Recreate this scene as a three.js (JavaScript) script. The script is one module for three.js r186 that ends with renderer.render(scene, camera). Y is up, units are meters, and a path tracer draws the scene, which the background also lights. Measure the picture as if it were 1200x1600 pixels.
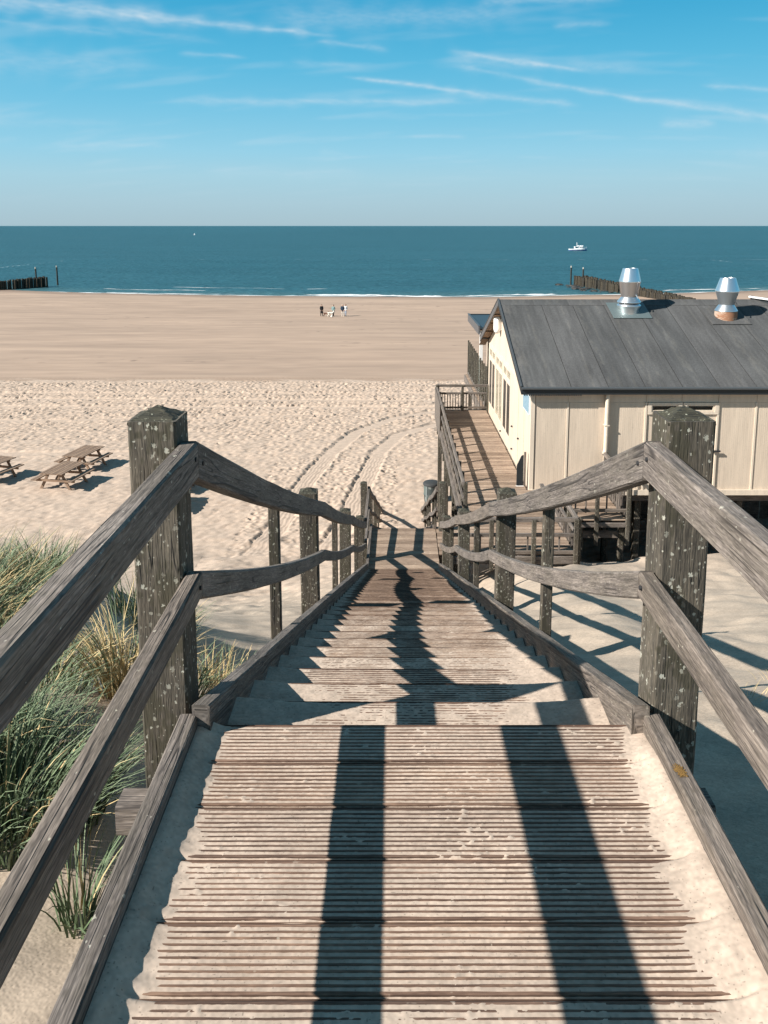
import * as THREE from 'three';
import { mergeGeometries, mergeVertices } from 'three/addons/utils/BufferGeometryUtils.js';
import { MarchingCubes } from 'three/addons/objects/MarchingCubes.js';
import { createNoise2D } from 'simplex-noise';

// ------------------------------------------------------------------ camera, sky, sun, exposure
const scene = new THREE.Scene();
const F = 1250, U0 = 612, V0 = 548, HV = 352, EYE = 1.6;              // lens of the photograph, in its own pixels
const camera = new THREE.PerspectiveCamera(2 * Math.atan(800 / F) * 180 / Math.PI, 0.75, 0.05, 40000);
const PITCH = Math.atan((V0 - HV) / F);
camera.position.set(0, EYE, 0);
camera.rotation.set(-PITCH, 0, 0);
camera.setViewOffset(1200, 1600, 600 - U0, 800 - V0, 1200, 1600);     // shifted lens: straight verticals
camera.updateProjectionMatrix();

const renderer = new THREE.WebGLRenderer({ antialias: true });
renderer.toneMapping = THREE.LinearToneMapping;
const EXPOSURE = 1.85;
renderer.toneMappingExposure = EXPOSURE;
renderer.shadowMap.enabled = true;

const SUN = new THREE.Vector3(-1.275, 1, 0.57).normalize();
const sun = new THREE.DirectionalLight(new THREE.Color(1.0, 0.955, 0.89), 5);
sun.position.copy(SUN).multiplyScalar(60).add(new THREE.Vector3(0, -5, -20));
sun.target.position.set(0, -5, -20);
sun.castShadow = true; sun.shadow.mapSize.set(4096, 4096);
Object.assign(sun.shadow.camera, { left: -45, right: 45, top: 45, bottom: -45, near: 1, far: 160 });
scene.add(sun, sun.target);

// ------------------------------------------------------------------ random numbers and noise
function rngOf(seed) { let a = seed >>> 0; return () => { a = (a + 0x6D2B79F5) >>> 0; let t = a; t = Math.imul(t ^ (t >>> 15), t | 1); t ^= t + Math.imul(t ^ (t >>> 7), t | 61); return ((t ^ (t >>> 14)) >>> 0) / 4294967296; }; }
const rnd = rngOf(11);
const rr = (a, b) => a + (b - a) * rnd();
const sn = createNoise2D(rngOf(5)), sn2 = createNoise2D(rngOf(9));
const fbm = (x, y, o = 4) => { let s = 0, a = 0.5; for (let i = 0; i < o; i++) { s += a * sn(x, y); x = x * 2.03 + 7.1; y = y * 2.03 - 3.3; a *= 0.5; } return s; };
const clamp = (x, a = 0, b = 1) => Math.min(b, Math.max(a, x));
const ss = (a, b, x) => { const t = clamp((x - a) / (b - a)); return t * t * (3 - 2 * t); };
const mix = (a, b, t) => a + (b - a) * t;
const hash = (x, y, s) => { let h = Math.imul(x, 374761393) ^ Math.imul(y, 668265263) ^ Math.imul(s, 2246822519); h = Math.imul(h ^ (h >>> 13), 1274126177); return ((h ^ (h >>> 16)) >>> 0) / 4294967296; };
function pn(x, y, px, py, s) {                                       // value noise that repeats after px, py cells
  const xi = Math.floor(x), yi = Math.floor(y), fx = x - xi, fy = y - yi, u = fx * fx * (3 - 2 * fx), v = fy * fy * (3 - 2 * fy);
  const m = (a, n) => ((a % n) + n) % n, x0 = m(xi, px), x1 = m(xi + 1, px), y0 = m(yi, py), y1 = m(yi + 1, py);
  return mix(mix(hash(x0, y0, s), hash(x1, y0, s), u), mix(hash(x0, y1, s), hash(x1, y1, s), u), v);
}

// ------------------------------------------------------------------ sky: a blue gradient with thin cirrus
const lin = (c) => { c /= 255; return c <= 0.04045 ? c / 12.92 : ((c + 0.055) / 1.055) ** 2.4; };
{
  const W = 4096, H = 2048, data = new Float32Array(W * H * 4);
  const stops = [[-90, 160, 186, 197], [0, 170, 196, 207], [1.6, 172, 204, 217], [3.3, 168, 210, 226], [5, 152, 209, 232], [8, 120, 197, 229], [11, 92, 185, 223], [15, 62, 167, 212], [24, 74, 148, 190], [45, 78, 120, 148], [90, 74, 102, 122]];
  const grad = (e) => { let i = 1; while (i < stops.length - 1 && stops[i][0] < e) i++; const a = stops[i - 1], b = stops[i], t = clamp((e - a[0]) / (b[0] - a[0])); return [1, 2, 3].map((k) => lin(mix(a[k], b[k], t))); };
  // cirrus streaks: [u0, v0, u1, v1, half width at both ends, strength], angles given as offsets on a plane ahead
  const streaks = [
    [-80, -6, 240, 26, 13, 9, 0.62], [200, 22, 500, 54, 9, 2.5, 0.62], [500, 64, 600, 77, 4, 3, 0.4], [553, 122, 742, 144, 2, 3.5, 0.8], [735, 148, 892, 163, 4, 4, 0.5],
    [714, 82, 910, 111, 4, 2.5, 0.62], [716, 104, 840, 127, 3, 4, 0.3], [830, 126, 1010, 157, 3, 3, 0.55], [1000, 155, 1260, 190, 4, 6, 0.55], [295, 157, 715, 160, 5, 4, 0.45],
    [285, 84, 378, 89, 2.5, 2.5, 0.4], [1035, 194, 1115, 192, 6, 6, 0.42], [1105, 134, 1240, 142, 3, 3, 0.45], [868, 40, 950, 37, 5, 3, 0.3], [-30, 30, 170, 54, 5, 4, 0.28],
    [430, 30, 810, 22, 20, 12, 0.3], [-30, 92, 240, 104, 22, 10, 0.26], [90, 226, 255, 226, 4, 3, 0.2], [645, 212, 725, 213, 2.5, 2.5, 0.25], [700, 100, 1000, 105, 8, 8, 0.22], [330, 268, 560, 272, 8, 8, 0.14], [-40, 190, 180, 192, 6, 5, 0.16],
    [760, 2, 960, -4, 7, 7, 0.4], [500, 238, 545, 243, 5, 3, 0.14], [1150, 240, 1290, 246, 10, 10, 0.15], [460, 96, 560, 104, 4, 3, 0.2], [120, 40, 330, 64, 5, 4, 0.2],
  ];
  const cp = Math.cos(PITCH), sp = Math.sin(PITCH);
  for (let j = 0; j < H; j++) {
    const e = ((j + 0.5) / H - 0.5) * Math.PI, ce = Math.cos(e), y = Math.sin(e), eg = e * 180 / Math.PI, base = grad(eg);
    for (let i = 0; i < W; i++) {
      let c = 0;
      if (eg > 0.3) {
        const a = ((i + 0.5) / W - 0.5) * 2 * Math.PI, x = ce * Math.cos(a), z = ce * Math.sin(a), f = -z * cp - y * sp;
        // wind-drawn veil, everywhere in the sky
        const px = x / (y + 0.22), pz = z / (y + 0.22);
        const n = fbm(px * 1.3 + pz * 0.5, pz * 5.5 - px * 0.9, 4);
        c = 0.16 * ss(0.05, 0.75, n) * ss(0.5, 5, eg);
        if (f > 0.25 && eg < 30) {
          const u = U0 + F * x / f, v = V0 - F * (y * cp - z * sp) / f;
          if (u > -400 && u < 1600 && v > -250 && v < 352) {
            const wob = 1.6 * sn(u * 0.01, v * 0.03), tex = 0.72 + 0.5 * fbm(u * 0.02 + v * 0.02, v * 0.22 - u * 0.03, 3);
            for (const [a0, b0, a1, b1, w0, w1, s] of streaks) {
              const dx = a1 - a0, dy = b1 - b0, L2 = dx * dx + dy * dy, t = ((u - a0) * dx + (v + wob - b0) * dy) / L2;
              if (t < -0.15 || t > 1.15) continue;
              const dist = Math.abs((v + wob - b0) * dx - (u - a0) * dy) / Math.sqrt(L2), w = mix(w0, w1, clamp(t)) * (0.8 + 0.35 * sn2(u * 0.02, v * 0.02));
              if (dist < 4 * w) c += 0.85 * s * (0.65 * Math.exp(-((dist / w) ** 2) * 0.9) + 0.35 * Math.exp(-((dist / w) ** 2) * 0.25)) * ss(-0.12, 0.12, t) * (1 - ss(0.85, 1.14, t)) * tex;
            }
          }
        }
      }
      const k = (j * W + i) * 4; c = clamp(c, 0, 0.85);
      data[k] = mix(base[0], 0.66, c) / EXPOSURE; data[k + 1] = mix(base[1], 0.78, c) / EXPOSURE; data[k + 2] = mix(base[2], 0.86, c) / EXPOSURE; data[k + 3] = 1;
    }
  }
  const t = new THREE.DataTexture(data, W, H, THREE.RGBAFormat, THREE.FloatType);
  t.mapping = THREE.EquirectangularReflectionMapping; t.magFilter = THREE.LinearFilter; t.needsUpdate = true;
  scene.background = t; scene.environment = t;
}

// ------------------------------------------------------------------ helpers
const taken = {};
function numbered(n) { const k = (taken[n] = (taken[n] ?? -1) + 1); return k ? n + '_' + String(k).padStart(3, '0') : n; }
const V = (x, y, d) => new THREE.Vector3(x, y, -d);                   // d: metres ahead of the camera
function tag(o, label, category, group, kind) { if (label) o.userData.label = label; if (category) o.userData.category = category; if (group) o.userData.group = group; if (kind) o.userData.kind = kind; return o; }
function thing(name, label, category, group, pos = [0, 0, 0]) { const o = new THREE.Group(); o.name = numbered(name); o.position.set(pos[0], pos[1], -pos[2]); scene.add(o); return tag(o, label, category, group); }
function part(name, geo, mat, parent) { const m = new THREE.Mesh(geo, mat); m.name = name; m.castShadow = m.receiveShadow = true; parent.add(m); return m; }
function solo(name, geo, mat, label, category, group, kind) { const m = new THREE.Mesh(geo, mat); m.name = numbered(name); m.castShadow = m.receiveShadow = true; scene.add(m); return tag(m, label, category, group, kind); }

function tex(w, h, fn, srgb = true) {
  const d = new Uint8Array(w * h * 4);
  for (let j = 0; j < h; j++) for (let i = 0; i < w; i++) { const c = fn(i / w, j / h), k = (j * w + i) * 4; d[k] = clamp(c[0], 0, 255); d[k + 1] = clamp(c[1], 0, 255); d[k + 2] = clamp(c[2], 0, 255); d[k + 3] = 255; }
  const t = new THREE.DataTexture(d, w, h); t.wrapS = t.wrapT = THREE.RepeatWrapping; t.magFilter = THREE.LinearFilter; t.minFilter = THREE.LinearMipmapLinearFilter; t.generateMipmaps = true; t.needsUpdate = true;
  if (srgb) t.colorSpace = THREE.SRGBColorSpace;
  return t;
}
const gtex = (w, h, fn) => tex(w, h, (u, v) => { const g = fn(u, v); return [g, g, g]; }, false);

// geometry builder: quads and triangles with their own normals
class GB {
  constructor() { this.p = []; this.n = []; this.t = []; this.i = []; this.c = null; }
  vert(p, n, u, v) { this.p.push(p.x, p.y, p.z); this.n.push(n.x, n.y, n.z); this.t.push(u, v); return this.p.length / 3 - 1; }
  quad(a, b, c, d, ua = 0, va = 0, ub = 1, vb = 1) {
    const n = new THREE.Vector3().subVectors(b, a).cross(new THREE.Vector3().subVectors(d, a)).normalize();
    const i = this.vert(a, n, ua, va); this.vert(b, n, ub, va); this.vert(c, n, ub, vb); this.vert(d, n, ua, vb); this.i.push(i, i + 1, i + 2, i, i + 2, i + 3);
  }
  tri(a, b, c, u = 0, v = 0) { const n = new THREE.Vector3().subVectors(b, a).cross(new THREE.Vector3().subVectors(c, a)).normalize(); const i = this.vert(a, n, u, v); this.vert(b, n, u + a.distanceTo(b), v); this.vert(c, n, u, v + a.distanceTo(c)); this.i.push(i, i + 1, i + 2); }
  build() {
    const g = new THREE.BufferGeometry();
    g.setAttribute('position', new THREE.Float32BufferAttribute(this.p, 3)); g.setAttribute('normal', new THREE.Float32BufferAttribute(this.n, 3)); g.setAttribute('uv', new THREE.Float32BufferAttribute(this.t, 2)); g.setIndex(this.i);
    return g;
  }
}
const TU = 1.6, TV = 0.4;                                             // metres covered by one wood texture, along and across the grain
// a timber from a to b: w wide, h high, chamfered, slightly uneven; grain runs along it; opt.sag bends it, opt.cut ends it on vertical planes
function beamGeo(a, b, w, h, opt = {}) {
  const { up = new THREE.Vector3(0, 1, 0), ch = Math.min(w, h) * 0.09, seg = 1, sag = 0, wob = 0, cut = false, peak = 0, bow = 0, off = true } = opt;
  const t = new THREE.Vector3().subVectors(b, a), L = t.length(); t.normalize();
  const side = new THREE.Vector3().crossVectors(t, up).normalize(), u2 = new THREE.Vector3().crossVectors(side, t).normalize();
  const pr = [[-w / 2 + ch, -h / 2], [w / 2 - ch, -h / 2], [w / 2, -h / 2 + ch], [w / 2, h / 2 - ch], [w / 2 - ch, h / 2], [-w / 2 + ch, h / 2], [-w / 2, h / 2 - ch], [-w / 2, -h / 2 + ch]];
  const per = [0]; for (let k = 0; k < 8; k++) { const p = pr[k], q = pr[(k + 1) % 8]; per.push(per[k] + Math.hypot(q[0] - p[0], q[1] - p[1])); }
  const ou = off ? rnd() * 3 : 0, ov = off ? rnd() * 3 : 0, seed = rnd() * 50;
  const rings = [];
  for (let s = 0; s <= seg; s++) {
    const f = s / seg, ring = [];
    for (let k = 0; k < 8; k++) {
      const jit = wob ? 1 + wob * (sn(seed + f * L * 2.2, k * 3.1) + 0.5 * sn(seed + f * L * 9, k * 3.1 + 40)) : 1;
      const v = new THREE.Vector3().copy(a).addScaledVector(t, f * L).addScaledVector(side, pr[k][0] * jit + bow * Math.sin(f * Math.PI)).addScaledVector(u2, pr[k][1] * jit);
      v.y -= sag * 4 * f * (1 - f);
      if (cut && s === 0) v.addScaledVector(t, (a.z - v.z) / t.z);
      if (cut && s === seg) v.addScaledVector(t, (b.z - v.z) / t.z);
      ring.push(v);
    }
    rings.push(ring);
  }
  const g = new GB();
  for (let k = 0; k < 8; k++) {
    const k2 = (k + 1) % 8, ids = [];
    for (let s = 0; s <= seg; s++) {
      const A = rings[s][k], B = rings[s][k2], s0 = Math.max(0, s - 1), s1 = Math.min(seg, s + 1);
      const n = new THREE.Vector3().subVectors(B, A).cross(new THREE.Vector3().subVectors(rings[s1][k], rings[s0][k])).negate().normalize();
      n.negate();
      const u = ou + (s / seg) * L / TU; ids.push(g.vert(A, n, u, ov + per[k] / TV)); ids.push(g.vert(B, n, u, ov + per[k + 1] / TV));
    }
    for (let s = 0; s < seg; s++) { const i = ids[2 * s], j = ids[2 * s + 1], k3 = ids[2 * s + 2], l = ids[2 * s + 3]; g.i.push(i, j, l, i, l, k3); }
  }
  for (const [r, flip, pk] of [[rings[0], true, 0], [rings[seg], false, peak]]) {
    const m = new THREE.Vector3(); r.forEach((p) => m.addScaledVector(p, 1 / 8)); m.addScaledVector(t, flip ? 0 : pk);
    for (let k = 0; k < 8; k++) { const p = r[k], q = r[(k + 1) % 8]; flip ? g.tri(q, p, m, ou, ov + k * 0.05) : g.tri(p, q, m, ou, ov + k * 0.05); }
  }
  return g.build();
}
const up = new THREE.Vector3(0, 1, 0), ahead = new THREE.Vector3(0, 0, -1);
const boxAt = (x0, x1, y0, y1, d0, d1) => { const g = new THREE.BoxGeometry(x1 - x0, y1 - y0, d1 - d0); g.translate((x0 + x1) / 2, (y0 + y1) / 2, -(d0 + d1) / 2); const p = g.attributes.position, n = g.attributes.normal, uv = g.attributes.uv; for (let i = 0; i < p.count; i++) { const ax = Math.abs(n.getX(i)), ay = Math.abs(n.getY(i)); uv.setXY(i, ax > 0.5 ? p.getZ(i) : p.getX(i), ay > 0.5 ? p.getZ(i) : p.getY(i)); } return g; };
const merge = (list) => mergeGeometries(list.map((g) => { const o = g.index ? g.toNonIndexed() : g; for (const k of Object.keys(o.attributes)) if (!['position', 'normal', 'uv'].includes(k)) o.deleteAttribute(k); return o; }));

// ------------------------------------------------------------------ materials
const std = (o) => new THREE.MeshStandardMaterial({ roughness: 0.85, ...o });
const rgb = (r, g, b) => new THREE.Color().setRGB(r, g, b);
// weathered timber: long fibres, dark checks along the grain, pale lichen
function woodMaps(seed, dark, light, checks, spots, moss) {
  const W = 1024, H = 512, r = rngOf(seed), sp = [];
  const bins = Array.from({ length: 32 * 16 }, () => []);
  for (let i = 0; i < spots; i++) {
    const rad = 0.0018 + 0.0062 * r() ** 3, s = { u: r(), v: r(), a: rad * (1 + 0.5 * r()) / TU, b: rad / TV, k: 0.3 + 0.6 * r() };
    for (let du = -1; du <= 1; du++) for (let dv = -1; dv <= 1; dv++) bins[((Math.floor(s.u * 32) + du + 32) % 32) + 32 * ((Math.floor(s.v * 16) + dv + 16) % 16)].push(s);
  }
  const hgt = new Float32Array(W * H);
  const map = tex(W, H, (u, v) => {
    const w = 0.012 * (pn(u * 6, v * 5, 6, 5, seed) - 0.5), vv = v + w + 1;
    const g1 = pn(u * 8, vv * 46, 8, 46, seed + 1), g2 = pn(u * 30, vv * 130, 30, 130, seed + 2), g3 = pn(u * 110, vv * 240, 110, 240, seed + 3), big = pn(u * 4, v * 3, 4, 3, seed + 4);
    let g = 0.24 * g1 + 0.34 * g2 + 0.3 * g3 + 0.25 * (big - 0.3), h = 0.4 * g1 + 0.4 * g2 + 0.2 * g3;
    const ck = pn(u * 3, vv * 30, 3, 30, seed + 5), ck2 = pn(u * 7, v * 6, 7, 6, seed + 6);
    const c = (1 - ss(0.0, 0.035 * checks, Math.abs(ck - 0.5))) * ss(0.45, 0.6, ck2);
    g *= 1 - 0.85 * c; h -= 0.9 * c;
    let col = [0, 1, 2].map((k) => mix(dark[k], light[k], clamp(g)));
    if (moss) { const m = ss(0.5, 0.7, pn(u * 9, v * 6, 9, 6, seed + 7) * 0.6 + pn(u * 60, v * 40, 60, 40, seed + 8) * 0.5) * moss; col = [mix(col[0], 58, m), mix(col[1], 54, m), mix(col[2], 40, m)]; }
    for (const s of bins[Math.floor(u * 32) % 32 + 32 * (Math.floor(v * 16) % 16)]) {
      let du = Math.abs(u - s.u), dv = Math.abs(v - s.v); du = Math.min(du, 1 - du); dv = Math.min(dv, 1 - dv);
      const q = Math.hypot(du / s.a, dv / s.b) + 1.1 * (pn(u * 420, v * 110, 420, 110, seed + 9) - 0.5);
      const m = (1 - ss(0.75, 1.05, q)) * s.k; if (m > 0) { col = [mix(col[0], 182, m), mix(col[1], 180, m), mix(col[2], 166, m)]; h = mix(h, 0.85, m); }
    }
    hgt[Math.round(v * H) * W + Math.round(u * W)] = h;
    return col;
  });
  const bump = gtex(W, H, (u, v) => 255 * clamp(0.5 + 0.6 * (hgt[Math.round(v * H) * W + Math.round(u * W)] - 0.35)));
  return { map, bumpMap: bump };
}
const railMaps = woodMaps(21, [50, 45, 42], [170, 159, 149], 1.7, 90, 0.15);
const postMaps = woodMaps(57, [30, 27, 23], [122, 112, 97], 1.3, 800, 0.7);
const deckMaps = woodMaps(83, [72, 56, 46], [172, 150, 130], 1.0, 40, 0);
const capMaps = woodMaps(143, [20, 19, 15], [104, 98, 80], 1, 520, 0.8);
const M = {
  cap: std({ ...capMaps, bumpScale: 0.006, color: rgb(0.9, 0.92, 0.85) }),
  rail: [0, 1, 2].map((k) => std({ ...railMaps, bumpScale: 0.0035, color: [rgb(1, 0.97, 0.95), rgb(0.86, 0.84, 0.83), rgb(0.92, 0.87, 0.82)][k] })),
  post: [0, 1].map((k) => std({ ...postMaps, bumpScale: 0.004, color: [rgb(1, 1, 1), rgb(0.88, 0.86, 0.84)][k] })),
  ridge: [0, 1, 2].map((k) => std({ ...deckMaps, bumpScale: 0.0015, color: [rgb(0.7, 0.58, 0.55), rgb(0.6, 0.51, 0.49), rgb(0.78, 0.66, 0.61)][k] })),
  step: [0, 1, 2].map((k) => std({ ...deckMaps, bumpScale: 0.0015, color: [rgb(0.92, 0.88, 0.87), rgb(0.8, 0.76, 0.74), rgb(1.02, 0.99, 0.97)][k] })),
  deck: [0, 1, 2, 3].map((k) => std({ ...deckMaps, bumpScale: 0.002, color: [rgb(1.42, 1.46, 1.46), rgb(1.2, 1.22, 1.2), rgb(1.55, 1.6, 1.6), rgb(1.06, 1.06, 1.02)][k] })),
  table: [0, 1].map((k) => std({ ...deckMaps, bumpScale: 0.002, color: [rgb(1.02, 0.98, 0.92), rgb(1.2, 1.14, 1.05)][k] })),
  iron: std({ color: rgb(0.02, 0.02, 0.022), roughness: 0.6 }),
};
const pick = (a) => a[Math.floor(rnd() * a.length)];

// ------------------------------------------------------------------ the ground: dune and beach sand
const STAIR0 = 2.38, RISE = 0.142, RUN = 0.351, NSTEP = 35, YL = -RISE * NSTEP, DL0 = STAIR0 + RUN * NSTEP, DL1 = 16.75, SLOPE = RISE / RUN;
const cx = (d) => 0.0925 + 0.0107 * Math.max(0, d - STAIR0);          // middle of the stairs
function spline(pts) { return (d) => { if (d <= pts[0][0]) return pts[0][1]; for (let i = 1; i < pts.length; i++) if (d <= pts[i][0]) { const a = pts[i - 1], b = pts[i], p = pts[Math.max(0, i - 2)], n = pts[Math.min(pts.length - 1, i + 1)], h = b[0] - a[0], t = (d - a[0]) / h; const ma = i > 1 ? (b[1] - p[1]) / (b[0] - p[0]) : (b[1] - a[1]) / h, mb = i < pts.length - 1 ? (n[1] - a[1]) / (n[0] - a[0]) : (b[1] - a[1]) / h; const t2 = t * t, t3 = t2 * t; return (2 * t3 - 3 * t2 + 1) * a[1] + (t3 - 2 * t2 + t) * h * ma + (-2 * t3 + 3 * t2) * b[1] + (t3 - t2) * h * mb; } return pts[pts.length - 1][1]; }; }
const beachTail = [[40, -9.42], [60, -10.04], [90, -10.97], [120, -11.9], [158, -12.3], [200, -13.6], [400, -16]];
const profC = spline([[-60, 0.4], [-6, -0.1], [0, -0.4], [2.4, -0.62], [6, -2.0], [10, -3.6], [14, -5.25], [16, -5.9], [20, -7.4], [24, -8.6], [28, -9.05], [31, -9.14], ...beachTail]);
const profR = spline([[-60, 0.4], [-6, -0.05], [0, -0.25], [2.4, -0.5], [6, -1.9], [10, -3.4], [13, -4.45], [15.3, -5.12], [16.2, -5.5], [17.4, -6.7], [20, -7.6], [24, -8.6], [28, -9.05], [31, -9.14], ...beachTail]);
const profL = spline([[-60, 0.4], [-6, 0.0], [0, -0.15], [1.6, -0.28], [2.4, -0.45], [4, -0.85], [6, -1.62], [7.6, -2.35], [9.5, -3.25], [12, -4.5], [14, -5.5], [18, -7.2], [22, -8.4], [26, -8.98], [31, -9.14], ...beachTail]);
const SEA = -12.3;
// wheel tracks: paths on the beach (x, d)
const tracks = [
  { p: [[-4.45, 24.2], [-4.05, 28], [-3.65, 33], [-2.9, 38], [-1.9, 42.2], [0.2, 46], [3.5, 48.6], [8, 50.5]], w: 0.4, deep: 0.045 },
  { p: [[-2.05, 24.6], [-1.55, 29], [-1.15, 33], [-0.6, 38], [0.35, 41.6], [2.4, 44], [5.5, 45.6], [9, 46.6]], w: 0.4, deep: 0.04 },
  { p: [[-40, 37.8], [-14, 37.6], [-8, 37.9]], w: 0.45, deep: 0.05 }, { p: [[-44, 49.6], [-20, 49.3], [0, 49.1], [10, 49]], w: 0.42, deep: 0.05 }, { p: [[-44, 52.2], [-20, 51.9], [0, 51.4], [14, 51.2]], w: 0.42, deep: 0.05 },
  { p: [[-44, 45.4], [-20, 45.2], [-4, 46.8]], w: 0.35, deep: 0.04 }, { p: [[-44, 54.2], [-20, 54.2], [14, 53.8]], w: 0.3, deep: 0.04 },
];
function trackAt(x, d) {                                              // [how far into the nearest track, its height change]
  let inside = 0, dh = 0;
  for (const tr of tracks) for (let i = 1; i < tr.p.length; i++) {
    const [ax, ad] = tr.p[i - 1], [bx, bd] = tr.p[i];
    if (d < Math.min(ad, bd) - 1.2 || d > Math.max(ad, bd) + 1.2 || x < Math.min(ax, bx) - 1.2 || x > Math.max(ax, bx) + 1.2) continue;
    const ex = bx - ax, ed = bd - ad, L2 = ex * ex + ed * ed, t = ((x - ax) * ex + (d - ad) * ed) / L2; if (t < -0.02 || t > 1.02) continue;
    const q = ((x - ax) * ed - (d - ad) * ex) / Math.sqrt(L2), wq = q + 0.05 * sn(x * 1.3, d * 1.3), e = Math.abs(wq);
    if (e < tr.w + 0.3) {
      const k = 1 - ss(tr.w - 0.04, tr.w + 0.06, e); if (k > inside) inside = k;
      dh = -tr.deep * k + 0.055 * Math.exp(-(((e - tr.w - 0.1) / 0.08) ** 2)) * (0.6 + 0.6 * sn(x * 2, d * 2 + 9)) + (tr.deep > 0.035 && tr.w === 0.4 ? 0.014 * k * Math.cos(wq * 2 * Math.PI / 0.15) * (1 - ss(34, 42, d)) - 0.05 * Math.exp(-(((wq + tr.w + 0.02) / 0.09) ** 2)) * (0.7 + 0.5 * sn(x * 3, d * 3)) : 0.008 * k * Math.cos(wq * 2 * Math.PI / 0.22));
    }
  }
  return [inside, dh];
}
function pits(x, d, cell, seed) {                                     // trampled sand: overlapping footprints with soft rims
  const ci = Math.floor(x / cell), cj = Math.floor(d / cell); let h = 0;
  for (let a = -1; a <= 1; a++) for (let b = -1; b <= 1; b++) {
    const i = ci + a, j = cj + b, px = (i + 0.1 + 0.8 * hash(i, j, seed)) * cell, pd = (j + 0.1 + 0.8 * hash(i, j, seed + 1)) * cell, an = hash(i, j, seed + 2) * 3.14, k = 0.35 + 0.65 * hash(i, j, seed + 3);
    const dx = x - px, dd = d - pd, lx = (dx * Math.cos(an) + dd * Math.sin(an)) / (0.36 * cell), ld = (-dx * Math.sin(an) + dd * Math.cos(an)) / (0.25 * cell), r2 = lx * lx + ld * ld;
    if (r2 < 6) h += k * (-Math.exp(-r2 * 1.1) + 0.42 * Math.exp(-((Math.sqrt(r2) - 1.35) ** 2) * 5));
  }
  return h;
}
const shoreShift = (x) => Math.min(26, 14 * (x / 78) ** 2) - 2 * Math.exp(-(((x - 14) / 14) ** 2));   // the waterline bends away on both sides
function ground(x, d0, fine = true) {
  const d = d0 - shoreShift(x) * ss(95, 145, d0);
  const wl = ss(-0.5, mix(-1.9, -3.6, ss(4, 8, d)), x - cx(d)), wr = ss(1.0, 2.6, x - cx(d));
  let y = profC(d) * (1 - wl - wr) + profL(d) * wl + profR(d) * wr;
  const dune = 1 - ss(22, 30, d);
  if (dune > 0) {
    y += dune * (0.16 * fbm(x * 0.28 + 3, d * 0.3, 3) * (0.3 + wl + wr));
    const hum = (hx, hd, r, a) => a * Math.exp(-(((x - hx) / r) ** 2 + ((d - hd) / r) ** 2));
    y += wl * (hum(-3.3, 6.6, 1.3, 0.34) + hum(-2.9, 4.9, 0.9, 0.12) + hum(-1.5, 2.7, 0.5, 0.1) + hum(-1.5, 3.7, 0.5, 0.1) + hum(-6, 5, 3, 0.3));
  }
  if (fine) {
    const dry = ss(22, 27, d) * (1 - ss(58.2, 60.2, d + 1.3 * fbm(x * 0.2, d * 0.4, 2)));
    if (dry > 0) {
      const [ins, dh] = trackAt(x, d), amp = 0.078 * (1 + 1.9 * ss(34, 50, d)) * (0.75 + 0.5 * fbm(x * 0.25, d * 0.25, 2));
      y += dry * ((1 - ins) * (amp * pits(x, d, 0.42, 31) + 0.6 * amp * pits(x + 7.7, d + 3.1, 0.27, 77) + 0.05 * fbm(x * 0.9, d * 0.9, 3)) + dh);
    }
    if (d < 27 && d > -2) {
      const w = 1 - ss(22, 27, d);
      y += w * (0.02 * fbm(x * 1.6, d * 1.6, 3) + 0.03 * wr * pits(x, d, 0.6, 5) * ss(0.1, 0.45, fbm(x * 0.4 + 9, d * 0.4, 2) + 0.25) + 0.02 * wl * pits(x, d, 0.5, 6) + 0.05 * (1 - wr) * ss(8, 12, d) * pits(x, d, 0.45, 6));
      if (wl > 0 && d < 3) y += wl * 0.012 * Math.sin((x * 0.7 + d * 1.2 + 0.25 * sn(x * 2, d * 2)) * 34) * (1 - ss(1.7, 2.1, d));   // wind ripples by the landing
    }
    if (d > 58) { const w = ss(58, 62, d) * (1 - ss(140, 156, d)); y += w * (0.035 * fbm(x * 0.04, d * 0.16, 2) + 0.02 * ss(0.3, 0.7, fbm(x * 0.05 + 8, d * 0.12, 2)) * sn(x * 0.5, d * 0.5)); }
  }
  return y;
}
const sandMap = tex(1024, 1024, (u, v) => {
  const a = pn(u * 300, v * 300, 300, 300, 3), b = pn(u * 90, v * 90, 90, 90, 4), c = pn(u * 14, v * 14, 14, 14, 5), d = pn(u * 512, v * 512, 512, 512, 6);
  const g = 0.86 + 0.10 * (a - 0.5) + 0.07 * (b - 0.5) + 0.09 * (c - 0.5) - 0.25 * ss(0.93, 0.99, d);
  return [255 * g, 252 * g, 248 * g];
});
const sandBump = gtex(1024, 1024, (u, v) => 255 * (0.35 * pn(u * 340, v * 340, 340, 340, 13) + 0.35 * pn(u * 120, v * 120, 120, 120, 14) + 0.3 * pn(u * 34, v * 34, 34, 34, 15)));
const sandMat = std({ map: sandMap, bumpMap: sandBump, bumpScale: 0.0028, roughness: 0.95, vertexColors: true });
const DRY = [0.62, 0.487, 0.387], WET = [0.42, 0.302, 0.223], SOAK = [0.27, 0.19, 0.14], DUNE = [0.58, 0.475, 0.375];
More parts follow.
